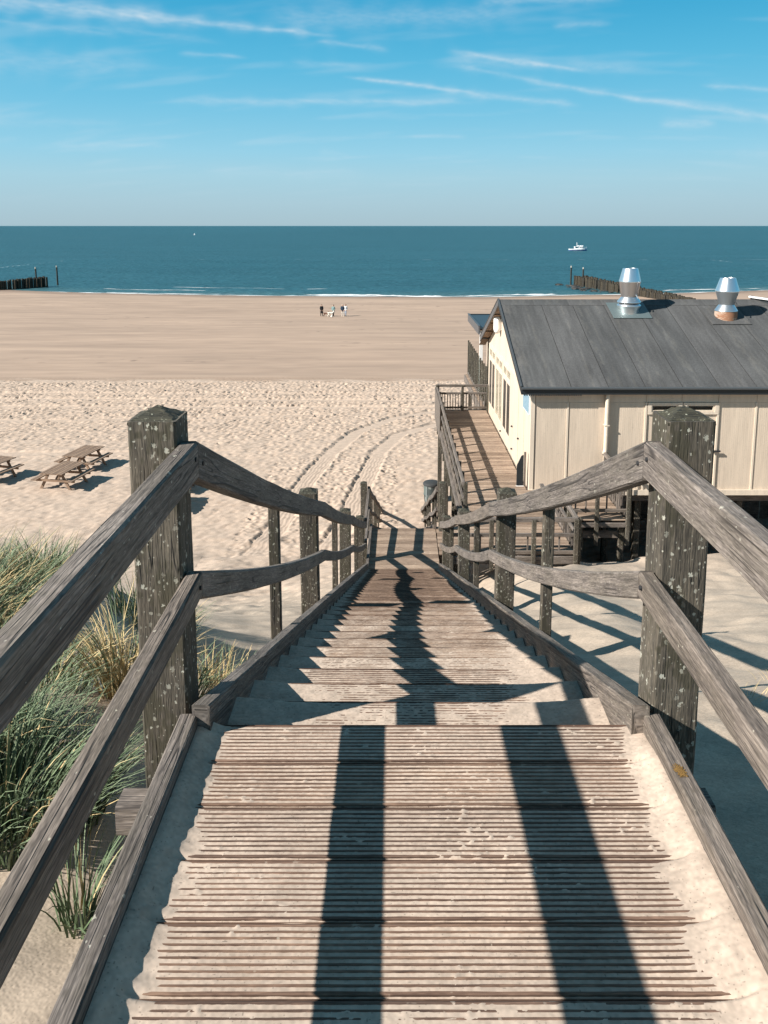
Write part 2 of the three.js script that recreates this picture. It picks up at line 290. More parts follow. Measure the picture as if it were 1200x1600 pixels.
function sandColor(x, dq) {
  const d = dq - shoreShift(x) * ss(95, 145, dq);
  const n = fbm(x * 0.12, d * 0.5, 3), wet = ss(58.9, 60.4, d + 1.6 * fbm(x * 0.16, d * 0.5, 3)), soak = ss(150, 157, d + 3 * fbm(x * 0.03, d * 0.1, 2));
  const streak = 1 + 0.07 * fbm(x * 0.03, d * 0.35, 3) + 0.05 * fbm(x * 0.1, d * 0.7, 2) + 0.05;
  return [0, 1, 2].map((k) => mix(mix(mix(DUNE[k], DRY[k], ss(10, 26, d)), WET[k] * streak, wet), SOAK[k], soak) * (1 + 0.05 * n));
}
function sheet(x0, x1, d0, d1, cell, cellD = cell, fine = true) {
  const nx = Math.max(1, Math.round((x1 - x0) / cell)), nd = Math.max(1, Math.round((d1 - d0) / cellD)), P = [], C = [], T = [], I = [], nw = nx + 3;
  for (let j = -1; j <= nd + 1; j++) for (let i = -1; i <= nx + 1; i++) {
    const x = x0 + (x1 - x0) * clamp(i / nx), d = d0 + (d1 - d0) * clamp(j / nd), skirt = i < 0 || j < 0 || i > nx || j > nd;
    P.push(x, ground(x, d, fine) - (skirt ? 0.35 : 0), -d); T.push(x / 2.3, d / 2.3); C.push(...sandColor(x, d));
  }
  for (let j = 0; j < nd + 2; j++) for (let i = 0; i < nx + 2; i++) { const a = j * nw + i; I.push(a, a + 1, a + nw + 1, a, a + nw + 1, a + nw); }
  const g = new THREE.BufferGeometry(); g.setAttribute('position', new THREE.Float32BufferAttribute(P, 3)); g.setAttribute('color', new THREE.Float32BufferAttribute(C, 3)); g.setAttribute('uv', new THREE.Float32BufferAttribute(T, 2)); g.setIndex(I);
  g.computeVertexNormals();
  // keep the edges' normals upright so that the hidden skirts do not tilt them
  const n = g.attributes.normal, p = g.attributes.position;
  for (let j = 0; j < nd + 3; j++) for (let i = 0; i < nw; i++) if (i < 2 || j < 2 || i > nx || j > nd) { const k = j * nw + i, x = p.getX(k), d = -p.getZ(k), e = 0.08, v = new THREE.Vector3(ground(x - e, d, fine) - ground(x + e, d, fine), 2 * e, ground(x, d + e, fine) - ground(x, d - e, fine)).normalize(); n.setXYZ(k, v.x, v.y, v.z); }
  return g;
}
const nearSand = [
  sheet(-6, 7.5, -1, 9, 0.05), sheet(-6, 7.5, 9, 24, 0.08), sheet(-34, -5.4, 24, 37, 0.115), sheet(-5.4, 0.2, 24, 37, 0.05), sheet(0.2, 12, 24, 37, 0.115), sheet(-34, 12, 37, 61, 0.09),
  sheet(-34, -6, -1, 24, 0.45), sheet(7.5, 40, -1, 24, 0.45), sheet(-110, -34, -1, 61, 1.2), sheet(12, 40, 24, 61, 0.7), sheet(40, 110, -1, 61, 2), sheet(-110, 110, -80, -1, 4), sheet(-900, -110, -80, 61, 12, 6, false), sheet(110, 900, -80, 61, 12, 6, false),
];
solo('beach_sand', mergeGeometries(nearSand), sandMat, 'pale dry dune and beach sand, trampled and crossed by wheel tracks', 'sand', null, 'structure');
const wetMap = tex(512, 512, (u, v) => { const g = 0.9 + 0.08 * (pn(u * 6, v * 40, 6, 40, 23) - 0.5) + 0.06 * (pn(u * 20, v * 90, 20, 90, 24) - 0.5) + 0.05 * (pn(u * 60, v * 200, 60, 200, 25) - 0.5) - 0.16 * ss(0.86, 0.95, pn(u * 70, v * 170, 70, 170, 26)) * ss(0.6, 0.75, pn(u * 5, v * 14, 5, 14, 27)); return [255 * g, 253 * g, 250 * g]; });
const wetGeo = mergeGeometries([sheet(-110, 110, 61, 210, 0.9, 0.45), sheet(-900, -110, 61, 210, 12, 6, false), sheet(110, 900, 61, 210, 12, 6, false)]);
{ const p = wetGeo.attributes.position, t = wetGeo.attributes.uv; for (let i = 0; i < p.count; i++) t.setXY(i, p.getX(i) / 90, p.getZ(i) / 90); }
solo('wet_sand', wetGeo, std({ map: wetMap, vertexColors: true, roughness: 0.85 }), 'smooth tan damp sand between the dry beach and the water', 'sand', null, 'structure');

// ------------------------------------------------------------------ the sea
{
  const bump = gtex(1024, 1024, (u, v) => 255 * clamp(0.3 * pn(u * 20, v * 70, 20, 70, 41) + 0.3 * pn(u * 48 + v * 6, v * 150, 48, 150, 42) + 0.25 * pn(u * 110, v * 300, 110, 300, 43) + 0.15 * pn(u * 7, v * 22, 7, 22, 44)));
  const mat = new THREE.MeshPhysicalMaterial({ color: 0xffffff, roughness: 0.42, vertexColors: true, bumpMap: bump, bumpScale: 0.9, ior: 1.33, specularIntensity: 0.55 });
  const wave = (x, dq) => { const d = dq - shoreShift(x); const k = ss(152, 175, d); return 0.05 * k * fbm(x * 0.03, d * 0.35, 3) + 0.16 * k * (1 - ss(500, 900, d)) * fbm(x * 0.05 + 40, d * 0.22, 3) + 0.10 * Math.exp(-(((d - 166 - 4 * sn(x * 0.013, 3)) / 1.6) ** 2)) * ss(-0.1, 0.5, sn(x * 0.02, 8)); };
  const col = (x, dq) => { const d = dq - (dq < 400 ? shoreShift(x) : 0); const sh = ss(156, 176, d + 8 * fbm(x * 0.012, d * 0.03, 2)), n = 1 + 0.16 * fbm(x * 0.006, d * 0.03, 3); const a = [0.05, 0.115, 0.125], b = [0.024, 0.083, 0.103]; return [0, 1, 2].map((k) => mix(a[k], b[k], sh) * n); };
  const grid = (x0, x1, d0, d1, cx_, cd) => {
    const nx = Math.round((x1 - x0) / cx_), nd = Math.round((d1 - d0) / cd), P = [], C = [], T = [], I = [];
    for (let j = 0; j <= nd; j++) for (let i = 0; i <= nx; i++) { const x = mix(x0, x1, i / nx), d = mix(d0, d1, j / nd); P.push(x, SEA + wave(x, d), -d); C.push(...col(x, d)); T.push(x / 90, d / 90); }
    for (let j = 0; j < nd; j++) for (let i = 0; i < nx; i++) { const a = j * (nx + 1) + i; I.push(a, a + 1, a + nx + 2, a, a + nx + 2, a + nx + 1); }
    const g = new THREE.BufferGeometry(); g.setAttribute('position', new THREE.Float32BufferAttribute(P, 3)); g.setAttribute('color', new THREE.Float32BufferAttribute(C, 3)); g.setAttribute('uv', new THREE.Float32BufferAttribute(T, 2)); g.setIndex(I); g.computeVertexNormals(); return g;
  };
  solo('sea', mergeGeometries([grid(-130, 130, 146, 330, 1.6, 0.7), grid(-420, 420, 330, 900, 8, 3), grid(-420, -130, 146, 330, 16, 8), grid(130, 420, 146, 330, 16, 8), grid(-16000, 16000, 900, 16000, 400, 400), grid(-16000, -420, 146, 900, 400, 60), grid(420, 16000, 146, 900, 400, 60)]), mat, 'teal open sea with small waves reaching a straight horizon', 'sea', null, 'structure');
  // surf: low lumpy lines of foam along the water's edge
  const foam = [], strip = (f, w, x0, x1, h) => {
    const N = Math.round((x1 - x0) / 0.7), P = [], I = [];
    for (let i = 0; i <= N; i++) { const x = mix(x0, x1, i / N), d = f(x) + shoreShift(x), ww = w * clamp(0.75 + 1.5 * fbm(x * 0.11, d * 0.05 + w * 30, 3) , 0.02, 1.6) * ss(0, 0.04, i / N) * (1 - ss(0.96, 1, i / N)), y = Math.max(SEA + wave(x, d), ground(x, d, false)); for (const [o, z] of [[-1, 0.0], [-0.4, 1], [0.4, 0.8], [1, 0]]) P.push(x, y + 0.02 + h * z * (0.6 + 0.5 * sn(x * 1.3, o * 3)) * Math.min(1, ww / w), -(d + o * ww)); }
    for (let i = 0; i < N; i++) for (let k = 0; k < 3; k++) { const a = i * 4 + k; I.push(a, a + 4, a + 5, a, a + 5, a + 1); }
    const g = new THREE.BufferGeometry(); g.setAttribute('position', new THREE.Float32BufferAttribute(P, 3)); g.setIndex(I); g.computeVertexNormals(); foam.push(g);
  };
  strip((x) => 158.0 + 1.3 * sn(x * 0.025, 1) + 0.3 * sn(x * 0.2, 2), 0.42, -74, 90, 0.06);
  strip((x) => 160.4 + 1.0 * sn(x * 0.03, 5) + 0.3 * sn(x * 0.2, 9), 0.7, -18, 34, 0.22);
  strip((x) => 160 + 1.1 * sn(x * 0.03, 15), 0.28, -60, -28, 0.07);
  strip((x) => 168 + 1.4 * sn(x * 0.02, 25), 0.2, -64, -40, 0.05);
  strip((x) => 176 + 1.2 * sn(x * 0.02, 35), 0.12, -50, -14, 0.04);
  strip((x) => 163 + 1.2 * sn(x * 0.02, 45), 0.35, 58, 90, 0.1);
  solo('surf_foam', mergeGeometries(foam), std({ color: rgb(0.62, 0.64, 0.64), roughness: 0.9, side: THREE.DoubleSide }), 'thin white lines of surf breaking along the shore', 'surf', null, 'stuff');
}
// ------------------------------------------------------------------ stairs: landing, flights, treads with ridged boards
const S = (x, y, d) => V(cx(d) + x, y, d);                            // x from the middle of the stairs
const HALF = 0.667, KERB_W = 0.056;                                   // inner face of the kerbs
const LHALF = 0.705, BOARD_LEN = 2 * (HALF + KERB_W - 0.004), LAND_LEN = 2 * (LHALF + KERB_W - 0.004);   // flights; the landing is a little wider
function ridgedGeo(width, thick, n, seg, seed, BOARD_LEN) {                      // board along x with n ridges; top of the ridges at y = 0
  const pitch = width / n, rw = pitch * 0.38, dep = 0.0065, prof = [];
  prof.push([0, -thick]);
  for (let k = 0; k < n; k++) { const z = k * pitch; if (k === 0) { prof.push([0, -0.002], [0.002, 0], [rw, 0]); } else { prof.push([z, -dep], [z + 0.0012, 0], [z + rw, 0]); } prof.push([z + rw + 0.0012, -dep]); }
  prof[prof.length - 1] = [width - 0.002, -dep]; prof.push([width - 0.0018, -0.003], [width, -0.005], [width, -thick]);
  const g = new GB();
  for (let k = 0; k < prof.length; k++) {
    const a = prof[k], b = prof[(k + 1) % prof.length];
    for (let s = 0; s < seg; s++) {
      const f = (q, s_) => { const x = (s_ / seg - 0.5) * BOARD_LEN, worn = q[1] > -0.001 ? 0.0011 * sn(seed + x * 7, q[0] * 60) - 0.0006 : 0.0; return new THREE.Vector3(x, q[1] + worn, -q[0]); };
      const u0 = seed + s / seg * BOARD_LEN / TU, u1 = seed + (s + 1) / seg * BOARD_LEN / TU;
      g.quad(f(a, s), f(b, s), f(b, s + 1), f(a, s + 1));
      const m = g.t.length; g.t.splice(m - 8, 8, u0, a[0] / TV, u0, b[0] / TV, u1, b[0] / TV, u1, a[0] / TV);
    }
  }
  for (const sx of [-1, 1]) { const x = sx * BOARD_LEN / 2, A = new THREE.Vector3(x, -thick, 0), B = new THREE.Vector3(x, -0.004, 0), C = new THREE.Vector3(x, -0.004, -width), D = new THREE.Vector3(x, -thick, -width); sx < 0 ? g.quad(A, B, C, D) : g.quad(D, C, B, A); }
  return g.build();
}
const nearBoards = [1, 2, 3, 4].map((k) => ridgedGeo(0.1805, 0.034, 11, 22, k * 3.7, LAND_LEN));
const stepBoards = [5, 6, 7].map((k) => ridgedGeo(0.169, 0.034, 11, 12, k * 2.9, BOARD_LEN));
const farBoards = [8, 9].map((k) => ridgedGeo(0.169, 0.034, 11, 3, k * 2.9, BOARD_LEN));
const LPITCH = 0.1862;
{
  const t = thing('upper_landing', 'grooved plank landing in the foreground, crossed by two dark shadow bands', 'landing', null, [0.0925, 0, 0]);
  for (let k = 0; k < 20; k++) { const b = part('plank', nearBoards[k % 4], M.ridge[(k * 2) % 3], t); b.position.set(rr(-0.002, 0.002), rr(-0.0015, 0.001), -(STAIR0 - (k + 1) * LPITCH + 0.006)); b.rotation.z = rr(-0.0012, 0.0012); }
  const kx = LHALF + KERB_W / 2;
  part('kerb', beamGeo(V(-kx - 0.004, 0.035, 2.33), V(-kx - 0.004, 0.035, -1.3), KERB_W, 0.066, { seg: 26, wob: 0.03, cut: true }), M.rail[1], t);
  part('kerb', beamGeo(V(kx, 0.035, 2.33), V(kx, 0.035, -1.3), KERB_W, 0.066, { seg: 26, wob: 0.03, cut: true }), M.rail[2], t);
  const lich = (() => { const g = new THREE.CircleGeometry(0.026, 40).rotateX(-Math.PI / 2), p = g.attributes.position; for (let i = 0; i < p.count; i++) { const a = Math.atan2(p.getZ(i), p.getX(i)), k = i ? 0.75 + 0.4 * sn(Math.cos(a) * 3, Math.sin(a) * 3) : 0; p.setXYZ(i, p.getX(i) * k * 0.75, i ? 0 : 0.004, p.getZ(i) * k * 1.5); } g.computeVertexNormals(); return g; })();
  { const l = part('lichen_patch', lich, std({ color: rgb(0.36, 0.2, 0.05), bumpMap: sandBump, bumpScale: 0.01, roughness: 1 }), t); l.position.set(kx - 0.006, 0.0695, -2.06); l.userData.label = 'orange lichen patch on the right kerb'; }
  for (const d of [2.09, 0.9, -0.4]) part('joist', beamGeo(V(-0.88, -0.083, d), V(0.83, -0.083, d), 0.09, 0.095, { seg: 3 }), M.rail[0], t);
  for (const x of [-0.5, 0, 0.5]) part('joist', beamGeo(V(x, -0.2, 2.3), V(x, -0.2, -1.3), 0.07, 0.13), M.rail[1], t);
  for (const [x, d] of [[-0.6, 0.9], [0.6, 0.9], [-0.6, -0.4], [0.6, -0.4]]) part('leg', beamGeo(V(x, -1.1, d - 0.1), V(x, -0.14, d - 0.1), 0.1, 0.1, { up: ahead }), M.rail[1], t);
}
function flight(name, label, y0, d0, n, boards, matIdx) {
  const t = thing(name, label, 'stairs');
  for (let k = 1; k <= n; k++) for (let j = 0; j < 2; j++) {
    const d = d0 + (k - 1) * RUN + 0.006 + j * 0.1735, b = part('tread', boards(k), (k < 4 ? M.ridge : M.step)[(k * 2 + j) % 3], t);
    b.position.set(cx(d) + rr(-0.002, 0.002), y0 - k * RISE + rr(-0.001, 0.001), -d); b.rotation.set(0, -0.0107, rr(-0.0015, 0.0015));
  }
  const d1 = d0 + n * RUN, y1 = y0 - n * RISE;
  for (const s of [-1, 1]) part('stringer', beamGeo(S(s * (HALF + KERB_W / 2), y0 - 0.055, d0 - 0.06), S(s * (HALF + KERB_W / 2), y1 - 0.055, d1 + 0.02), KERB_W, 0.3, { seg: 40, wob: 0.02, cut: true, bow: 0.012 * s }), M.rail[s > 0 ? 2 : 1], t);
  for (let k = 1; k <= n; k++) for (const s of [-1, 1]) { const d = d0 + (k - 0.5) * RUN; part('cleat', beamGeo(S(s * (HALF - 0.024), y0 - k * RISE - 0.062, d - 0.15), S(s * (HALF - 0.024), y0 - k * RISE - 0.062, d + 0.15), 0.04, 0.05), M.rail[1], t); }
  return t;
}
flight('stair_flight', 'long flight of grooved plank steps dropping to the lower landing', 0, STAIR0, NSTEP - 1, (k) => (k < 13 ? stepBoards[k % 3] : farBoards[k % 2]));
{
  const t = thing('lower_landing', 'plank landing at the foot of the long flight, beside the walkway', 'landing');
  const n = 14, pitch = (DL1 - DL0 + RUN) / n, d0 = DL0 - RUN;
  for (let k = 0; k < n; k++) { const d = d0 + (k + 0.5) * pitch; part('plank', beamGeo(S(-0.71, YL - 0.017, d), S(0.71, YL - 0.017, d), pitch - 0.012, 0.034, { ch: 0.003 }), M.deck[(k * 3) % 4], t); }
  part('kerb', beamGeo(S(-HALF - 0.03, YL + 0.05, DL0 - RUN + 0.02), S(-HALF - 0.03, YL + 0.05, DL1), KERB_W, 0.1, { seg: 6, wob: 0.02 }), M.rail[1], t);
  for (const d of [DL0, DL1 - 0.1]) part('joist', beamGeo(S(-0.8, YL - 0.11, d), S(0.8, YL - 0.11, d), 0.09, 0.14), M.rail[0], t);
  for (const x of [-0.62, 0.62]) for (const d of [DL0 + 0.1, DL1 - 0.2]) part('leg', beamGeo(S(x, YL - 1.6, d), S(x, YL - 0.18, d), 0.1, 0.1, { up: ahead }), M.rail[1], t);
}
const N2 = 29;
flight('beach_stair_flight', 'lower flight of plank steps running from the landing onto the beach', YL, DL1, N2, (k) => farBoards[k % 2]);

// sand that has blown onto the boards: fills the grooves, buries the ridges beside the kerbs
{
  const P = [], T = [], C = [], I = [];
  const patch = (x0, x1, d0, d1, y0, nx, nd, hf, mid) => {
    const base = P.length / 3;
    for (let j = 0; j <= nd; j++) for (let i = 0; i <= nx; i++) { const x = mix(x0, x1, i / nx), d = mix(d0, d1, j / nd); P.push(mid(d) + x, y0 + hf(x, d), -d); T.push(x / 2.3 + y0, d / 2.3); const n = 1 + 0.05 * sn(x * 9, d * 9); C.push(0.61 * n, 0.495 * n, 0.405 * n); }
    for (let j = 0; j < nd; j++) for (let i = 0; i < nx; i++) { const a = base + j * (nx + 1) + i; I.push(a, a + 1, a + nx + 2, a, a + nx + 2, a + nx + 1); }
  };
  patch(-LHALF - 0.002, LHALF + 0.002, 0.3, STAIR0 - 0.003, 0, 260, 420, (x, d) => {
    const k = (STAIR0 - d) / LPITCH, g = Math.abs(k - Math.round(k)) * LPITCH, first = d > STAIR0 - 0.009 ? 0.5 : 0;
    const eL = Math.max(0, x + LHALF), eR = Math.max(0, LHALF - x), wl = 0.042 + 0.016 * ss(2.5, 1.4, d) + 0.011 * sn(d * 5, 1) + 0.008 * sn(d * 17, 2), wr = 0.046 + 0.026 * ss(2.4, 1.5, d) + 0.014 * sn(d * 6, 7) + 0.005 * sn(d * 30, 4);
    const side = 0.034 * Math.exp(-((eL / wl) ** 2)) + 0.03 * Math.exp(-((eR / wr) ** 1.9)) * (1 - 0.7 * ss(2.15, 2.35, d)), cov = Math.min(1, side / 0.009);
    const blot = 0.0035 * ss(0.5, 0.75, fbm(x * 5 + 3, d * 5, 3)) + 0.003 * ss(0.45, 0.7, sn(x * 26, d * 30)) * ss(0.3, 0.7, sn(x * 3, d * 3 + 5));
    let h = -0.0022 + 0.0009 * fbm(x * 3, d * 7, 2) + 0.0005 * sn(x * 40, d * 60) + blot + side;
    h -= (0.015 * Math.exp(-((g / 0.005) ** 2)) * (1 - 0.85 * cov) + 0.008 * Math.exp(-((g / 0.01) ** 2)) * cov * (1 - ss(0.016, 0.026, side))) * (1 - 0.75 * ss(0.5, 0.75, sn(x * 2.2 + 5, k * 3))) + first * 0.012;
    return h;
  }, () => 0.0925);
  for (let k = 1; k < NSTEP; k++) {
    const y0 = -k * RISE, d0 = STAIR0 + (k - 1) * RUN, near = k < 10, lots = Math.exp(-k / 3.2), L = 0.0028 * lots - 0.0026 - 0.0012 * ss(6, 22, k);
    patch(-HALF - 0.002, HALF + 0.002, d0 + 0.012, d0 + RUN - 0.008, y0, near ? 130 : 60, near ? 60 : 24, (x, d) => {
      const g = Math.abs(d - d0 - 0.177), front = ss(d0 + RUN - 0.016, d0 + RUN - 0.006, d), eL = Math.max(0, x + HALF), eR = Math.max(0, HALF - x);
      const side = (0.012 + 0.016 * lots) * Math.exp(-((eL / (0.07 + 0.12 * lots + 0.02 * sn(d * 12, k))) ** 1.5)) + (0.01 + 0.014 * lots) * Math.exp(-((eR / (0.06 + 0.13 * lots + 0.02 * sn(d * 12, k + 40))) ** 1.5));
      return L + 0.0019 * fbm(x * 6 + k * 7, d * 9, 3) + 0.0012 * sn(x * 38, d * 50 + k) + 0.0025 * ss(0.4, 0.75, fbm(x * 5 + 3, d * 6 + k, 2)) + side - 0.009 * Math.exp(-((g / 0.006) ** 2)) * (1 - 0.8 * lots) - front * 0.004 - 0.003 * ss(8, 20, k);
    }, cx);
  }
  const g = new THREE.BufferGeometry(); g.setAttribute('position', new THREE.Float32BufferAttribute(P, 3)); g.setAttribute('color', new THREE.Float32BufferAttribute(C, 3)); g.setAttribute('uv', new THREE.Float32BufferAttribute(T, 2)); g.setIndex(I); g.computeVertexNormals();
  const m = sandMat.clone(); m.bumpScale = 0.0012;
  solo('drifted_sand', g, m, 'blown sand lying in the grooves of the landing and steps', 'sand', null, 'stuff');
}

// ------------------------------------------------------------------ railings of the stairs
const POST = 0.154, PX = 0.772 + POST / 2, RX = 0.742, DJ = 2.48;    // posts, rails, and where the landing's rails meet those of the flight
const railTop = (d) => 0.915 - SLOPE * Math.max(0, d - DJ), midTop = (d) => 0.477 - SLOPE * Math.max(0, d - DJ), nose = (d) => -SLOPE * Math.max(0, d - STAIR0);
const postsAt = [2.52, 6.66, 10.8, 14.95];
const postGeo = (x, d, y0, y1, w = POST, lean = 0) => beamGeo(S(x, y0, d), S(x + lean, y1, d), w, w, { up: ahead, ch: w * 0.05, seg: 14, wob: 0.012 });
function post(x, d, y0, y1, w, lean, mat, t) {                        // a post and its shallow four-sided top
  const p = part('post', postGeo(x, d, y0, y1, w, lean), mat, t), g = new GB(), c = S(x + lean, y1, d), h = w / 2 * 0.982, n = 5, apex = (a, b) => { const m = Math.max(Math.abs(a), Math.abs(b)); return w * 0.27 * (1 - m) + 0.003 * sn(a * 4 + d, b * 4 + x) - 0.004; };
  for (let i = -n; i < n; i++) for (let j = -n; j < n; j++) { const q = (a, b) => new THREE.Vector3(c.x + a / n * h, c.y + apex(a / n, b / n), c.z + b / n * h); g.quad(q(i, j + 1), q(i + 1, j + 1), q(i + 1, j), q(i, j)); g.t.splice(g.t.length - 8, 8, i * 0.02, j * 0.08, i * 0.02 + 0.02, j * 0.08, i * 0.02 + 0.02, j * 0.08 + 0.08, i * 0.02, j * 0.08 + 0.08); }
  for (let i = -n; i < n; i++) for (const [f, k] of [[(a) => [a, n], 0], [(a) => [n, -a], 1], [(a) => [-a, -n], 2], [(a) => [-n, a], 3]]) { const [a0, b0] = f(i), [a1, b1] = f(i + 1), q = (a, b, y) => new THREE.Vector3(c.x + a / n * h, c.y + y, c.z + b / n * h); g.quad(q(a0, b0, -0.012), q(a1, b1, -0.012), q(a1, b1, apex(a1 / n, b1 / n)), q(a0, b0, apex(a0 / n, b0 / n))); }
  part('post_cap', g.build(), M.cap, p);
}
function stairRailing(s, label) {
  const t = thing('stair_railing', label, 'railing', 'railings of the long flight');
  postsAt.forEach((d, i) => post(s * PX, d, ground(cx(d) + s * PX, d) - 0.3, railTop(d) + [0.092, 0.1, 0.08, 0.1][i], POST, s * [0.0, 0.012, -0.01, 0][i], M.post[i % 2], t));
  post(s * PX, -1.2, -1, 1.03, POST, 0, M.post[1], t);
  const sp = (d0, d1, top, w, h, m, sag, seg) => part(h > 0.1 ? 'handrail' : 'mid_rail', beamGeo(S(s * RX, top(d0) - h / 2, d0), S(s * RX, top(d1) - h / 2, d1), w, h, { seg, sag, wob: 0.022, cut: true, ch: 0.007, bow: sag * 0.3 * s }), m, t);
  sp(-1.3, DJ - 0.003, railTop, 0.058, 0.118, M.rail[0], 0, 24); sp(-1.3, DJ - 0.003, midTop, 0.052, 0.085, M.rail[2], 0, 24);
  const ends = [DJ, 6.72, 10.86, 15.02];
  for (let i = 0; i < 3; i++) {
    sp(ends[i], ends[i + 1] - 0.004, railTop, 0.058, 0.122, M.rail[(i + 1) % 3], 0.03, 16);
    sp(ends[i], ends[i + 1] - 0.004, midTop, 0.052, 0.092, M.rail[i % 3], s > 0 ? 0.065 : 0.05, 16);
    const d = (postsAt[i] + postsAt[i + 1]) / 2 - 0.12; part('baluster', beamGeo(S(s * (RX + 0.061), nose(d) - 0.22, d), S(s * (RX + 0.061), railTop(d) - 0.06, d), 0.062, 0.062, { up: ahead, seg: 8, wob: 0.015 }), M.post[1], t);
  }
  if (s < 0) {                                                        // on the left the rails go on along the lower landing
    part('handrail', beamGeo(S(-RX, YL + 0.82, 15.02), S(-RX, YL + 0.9, DL1 - 0.1), 0.055, 0.115, { seg: 6, wob: 0.02 }), M.rail[2], t);
    part('mid_rail', beamGeo(S(-RX, YL + 0.38, 15.02), S(-RX, YL + 0.45, DL1 - 0.1), 0.05, 0.09, { seg: 6, wob: 0.02 }), M.rail[0], t);
  }
  const bolt = new THREE.CylinderGeometry(0.007, 0.008, 0.006, 10).rotateZ(Math.PI / 2), p = [[DJ - 0.04, 0.87], [DJ - 0.04, 0.44], [DJ + 0.05, 0.83]];
  for (const [d, y] of p) { const b = part('bolt', bolt, M.iron, t); b.position.copy(S(s * (RX - 0.031), y, d)); }
}
stairRailing(-1, 'weathered timber railing on the dune grass side of the stairs');
stairRailing(1, 'sunlit grey timber railing on the pavilion side of the stairs');
function lowerRailing(s, label) {
  const t = thing('beach_stair_railing', label, 'railing', 'railings of the beach flight');
  const n2 = (d) => YL - SLOPE * (d - DL1), list = [DL1 - 0.12, 20.4, 24.2, 27.6];
  list.forEach((d, i) => post(s * PX, d, ground(cx(d) + s * PX, d) - 0.3, i ? n2(d) + 1.02 : YL + 1.08, i ? 0.12 : 0.14, 0, M.post[i % 2], t));
  for (const [h, o] of [[0.12, 0.95], [0.09, 0.49]]) for (let i = 0; i < 4; i++) {
    const a = i ? list[i] : DL1 - 0.04, b = i < 3 ? list[i + 1] : 29.6;
    part(h > 0.1 ? 'handrail' : 'mid_rail', beamGeo(S(s * RX, n2(a) + o - h / 2, a), S(s * RX, n2(b) + o - h / 2, b - 0.004), 0.054, h, { seg: 8, sag: 0.05, wob: 0.02, cut: true }), M.rail[(i + 1) % 3], t);
  }
  for (const d of [18.5, 22.3, 26, 28.6]) part('baluster', beamGeo(S(s * (RX + 0.055), Math.min(n2(d) - 0.2, ground(cx(d), d)), d), S(s * (RX + 0.055), n2(d) + 0.9, d), 0.055, 0.055, { up: ahead, seg: 2 }), M.post[1], t);
}
lowerRailing(-1, 'railing of the beach flight, side away from the waste bin');
lowerRailing(1, 'railing of the beach flight next to the waste bin');
// ------------------------------------------------------------------ walkway beside the pavilion
const WX0 = 1.62, WX1 = 3.4, WD1 = 28.15, WN = 15.34;                 // walkway's sides, far end, near edge of its front platform
{
  const t = thing('pavilion_walkway', 'raised plank walkway along the gable side of the cream pavilion', 'walkway');
  const P = 0.19;
  for (let d = WN, k = 0; d < WD1 - 0.05; d += P, k++) {
    const near = d < DL1 + 0.02, x0 = near ? cx(d) + 0.725 : d < 17.4 ? 1.05 : WX0, x1 = d < 17.2 ? 3.72 : d < 19.3 ? 5.3 : WX1;
    part('plank', beamGeo(V(x0 + rr(0, 0.015), YL - 0.014 + rr(-0.003, 0.003), d + P / 2), V(x1 - rr(0, 0.015), YL - 0.014 + rr(-0.003, 0.003), d + P / 2), P - 0.028 - rr(0, 0.01), 0.028, { ch: 0.003 }), M.deck[Math.floor(rnd() * 4)], t);
  }
  part('edge_beam', beamGeo(V(WX0 - 0.03, YL - 0.11, 17.35), V(WX0 - 0.03, YL - 0.11, WD1), 0.05, 0.2, { seg: 4 }), M.rail[1], t);
  part('edge_beam', beamGeo(V(1.05, YL - 0.11, WN - 0.03), V(3.75, YL - 0.11, WN - 0.03), 0.05, 0.16, { seg: 4 }), M.rail[0], t);
  part('edge_beam', beamGeo(V(3.75, YL - 0.09, 17.17), V(5.32, YL - 0.09, 17.17), 0.05, 0.1, { seg: 3 }), M.rail[0], t);
  part('edge_beam', beamGeo(V(3.85, YL - 0.36, 17.3), V(5.26, YL - 0.36, 17.3), 0.06, 0.16, { seg: 3 }), M.rail[2], t);
  part('edge_beam', beamGeo(V(WX0, YL - 0.11, WD1), V(WX1, YL - 0.11, WD1), 0.05, 0.2, { seg: 2 }), M.rail[0], t);
  for (let d = 25.3, k = 0; d < WD1 - 0.1; d += 0.15, k++) part('screen_board', beamGeo(V(WX0 - 0.06, YL - 0.3 + rr(-0.04, 0.04), d), V(WX0 - 0.06, YL + 0.84, d), 0.138, 0.022, { up: new THREE.Vector3(1, 0, 0), ch: 0.003 }), M.rail[k % 3], t);
  for (const x of [WX0 + 0.1, WX1 - 0.15]) for (let d = 17.8; d < WD1; d += 3.3) part('stilt', beamGeo(V(x, ground(x, d) - 0.3, d), V(x, YL - 0.2, d), 0.14, 0.14, { up: ahead }), M.post[1], t);
  for (const [x, d] of [[1.3, 15.6], [3.6, 15.6], [4.27, 17.3], [5.2, 17.3]]) part('stilt', beamGeo(V(x, ground(x, d) - 0.3, d), V(x, YL - 0.18, d), 0.12, 0.12, { up: ahead }), M.post[1], t);
}
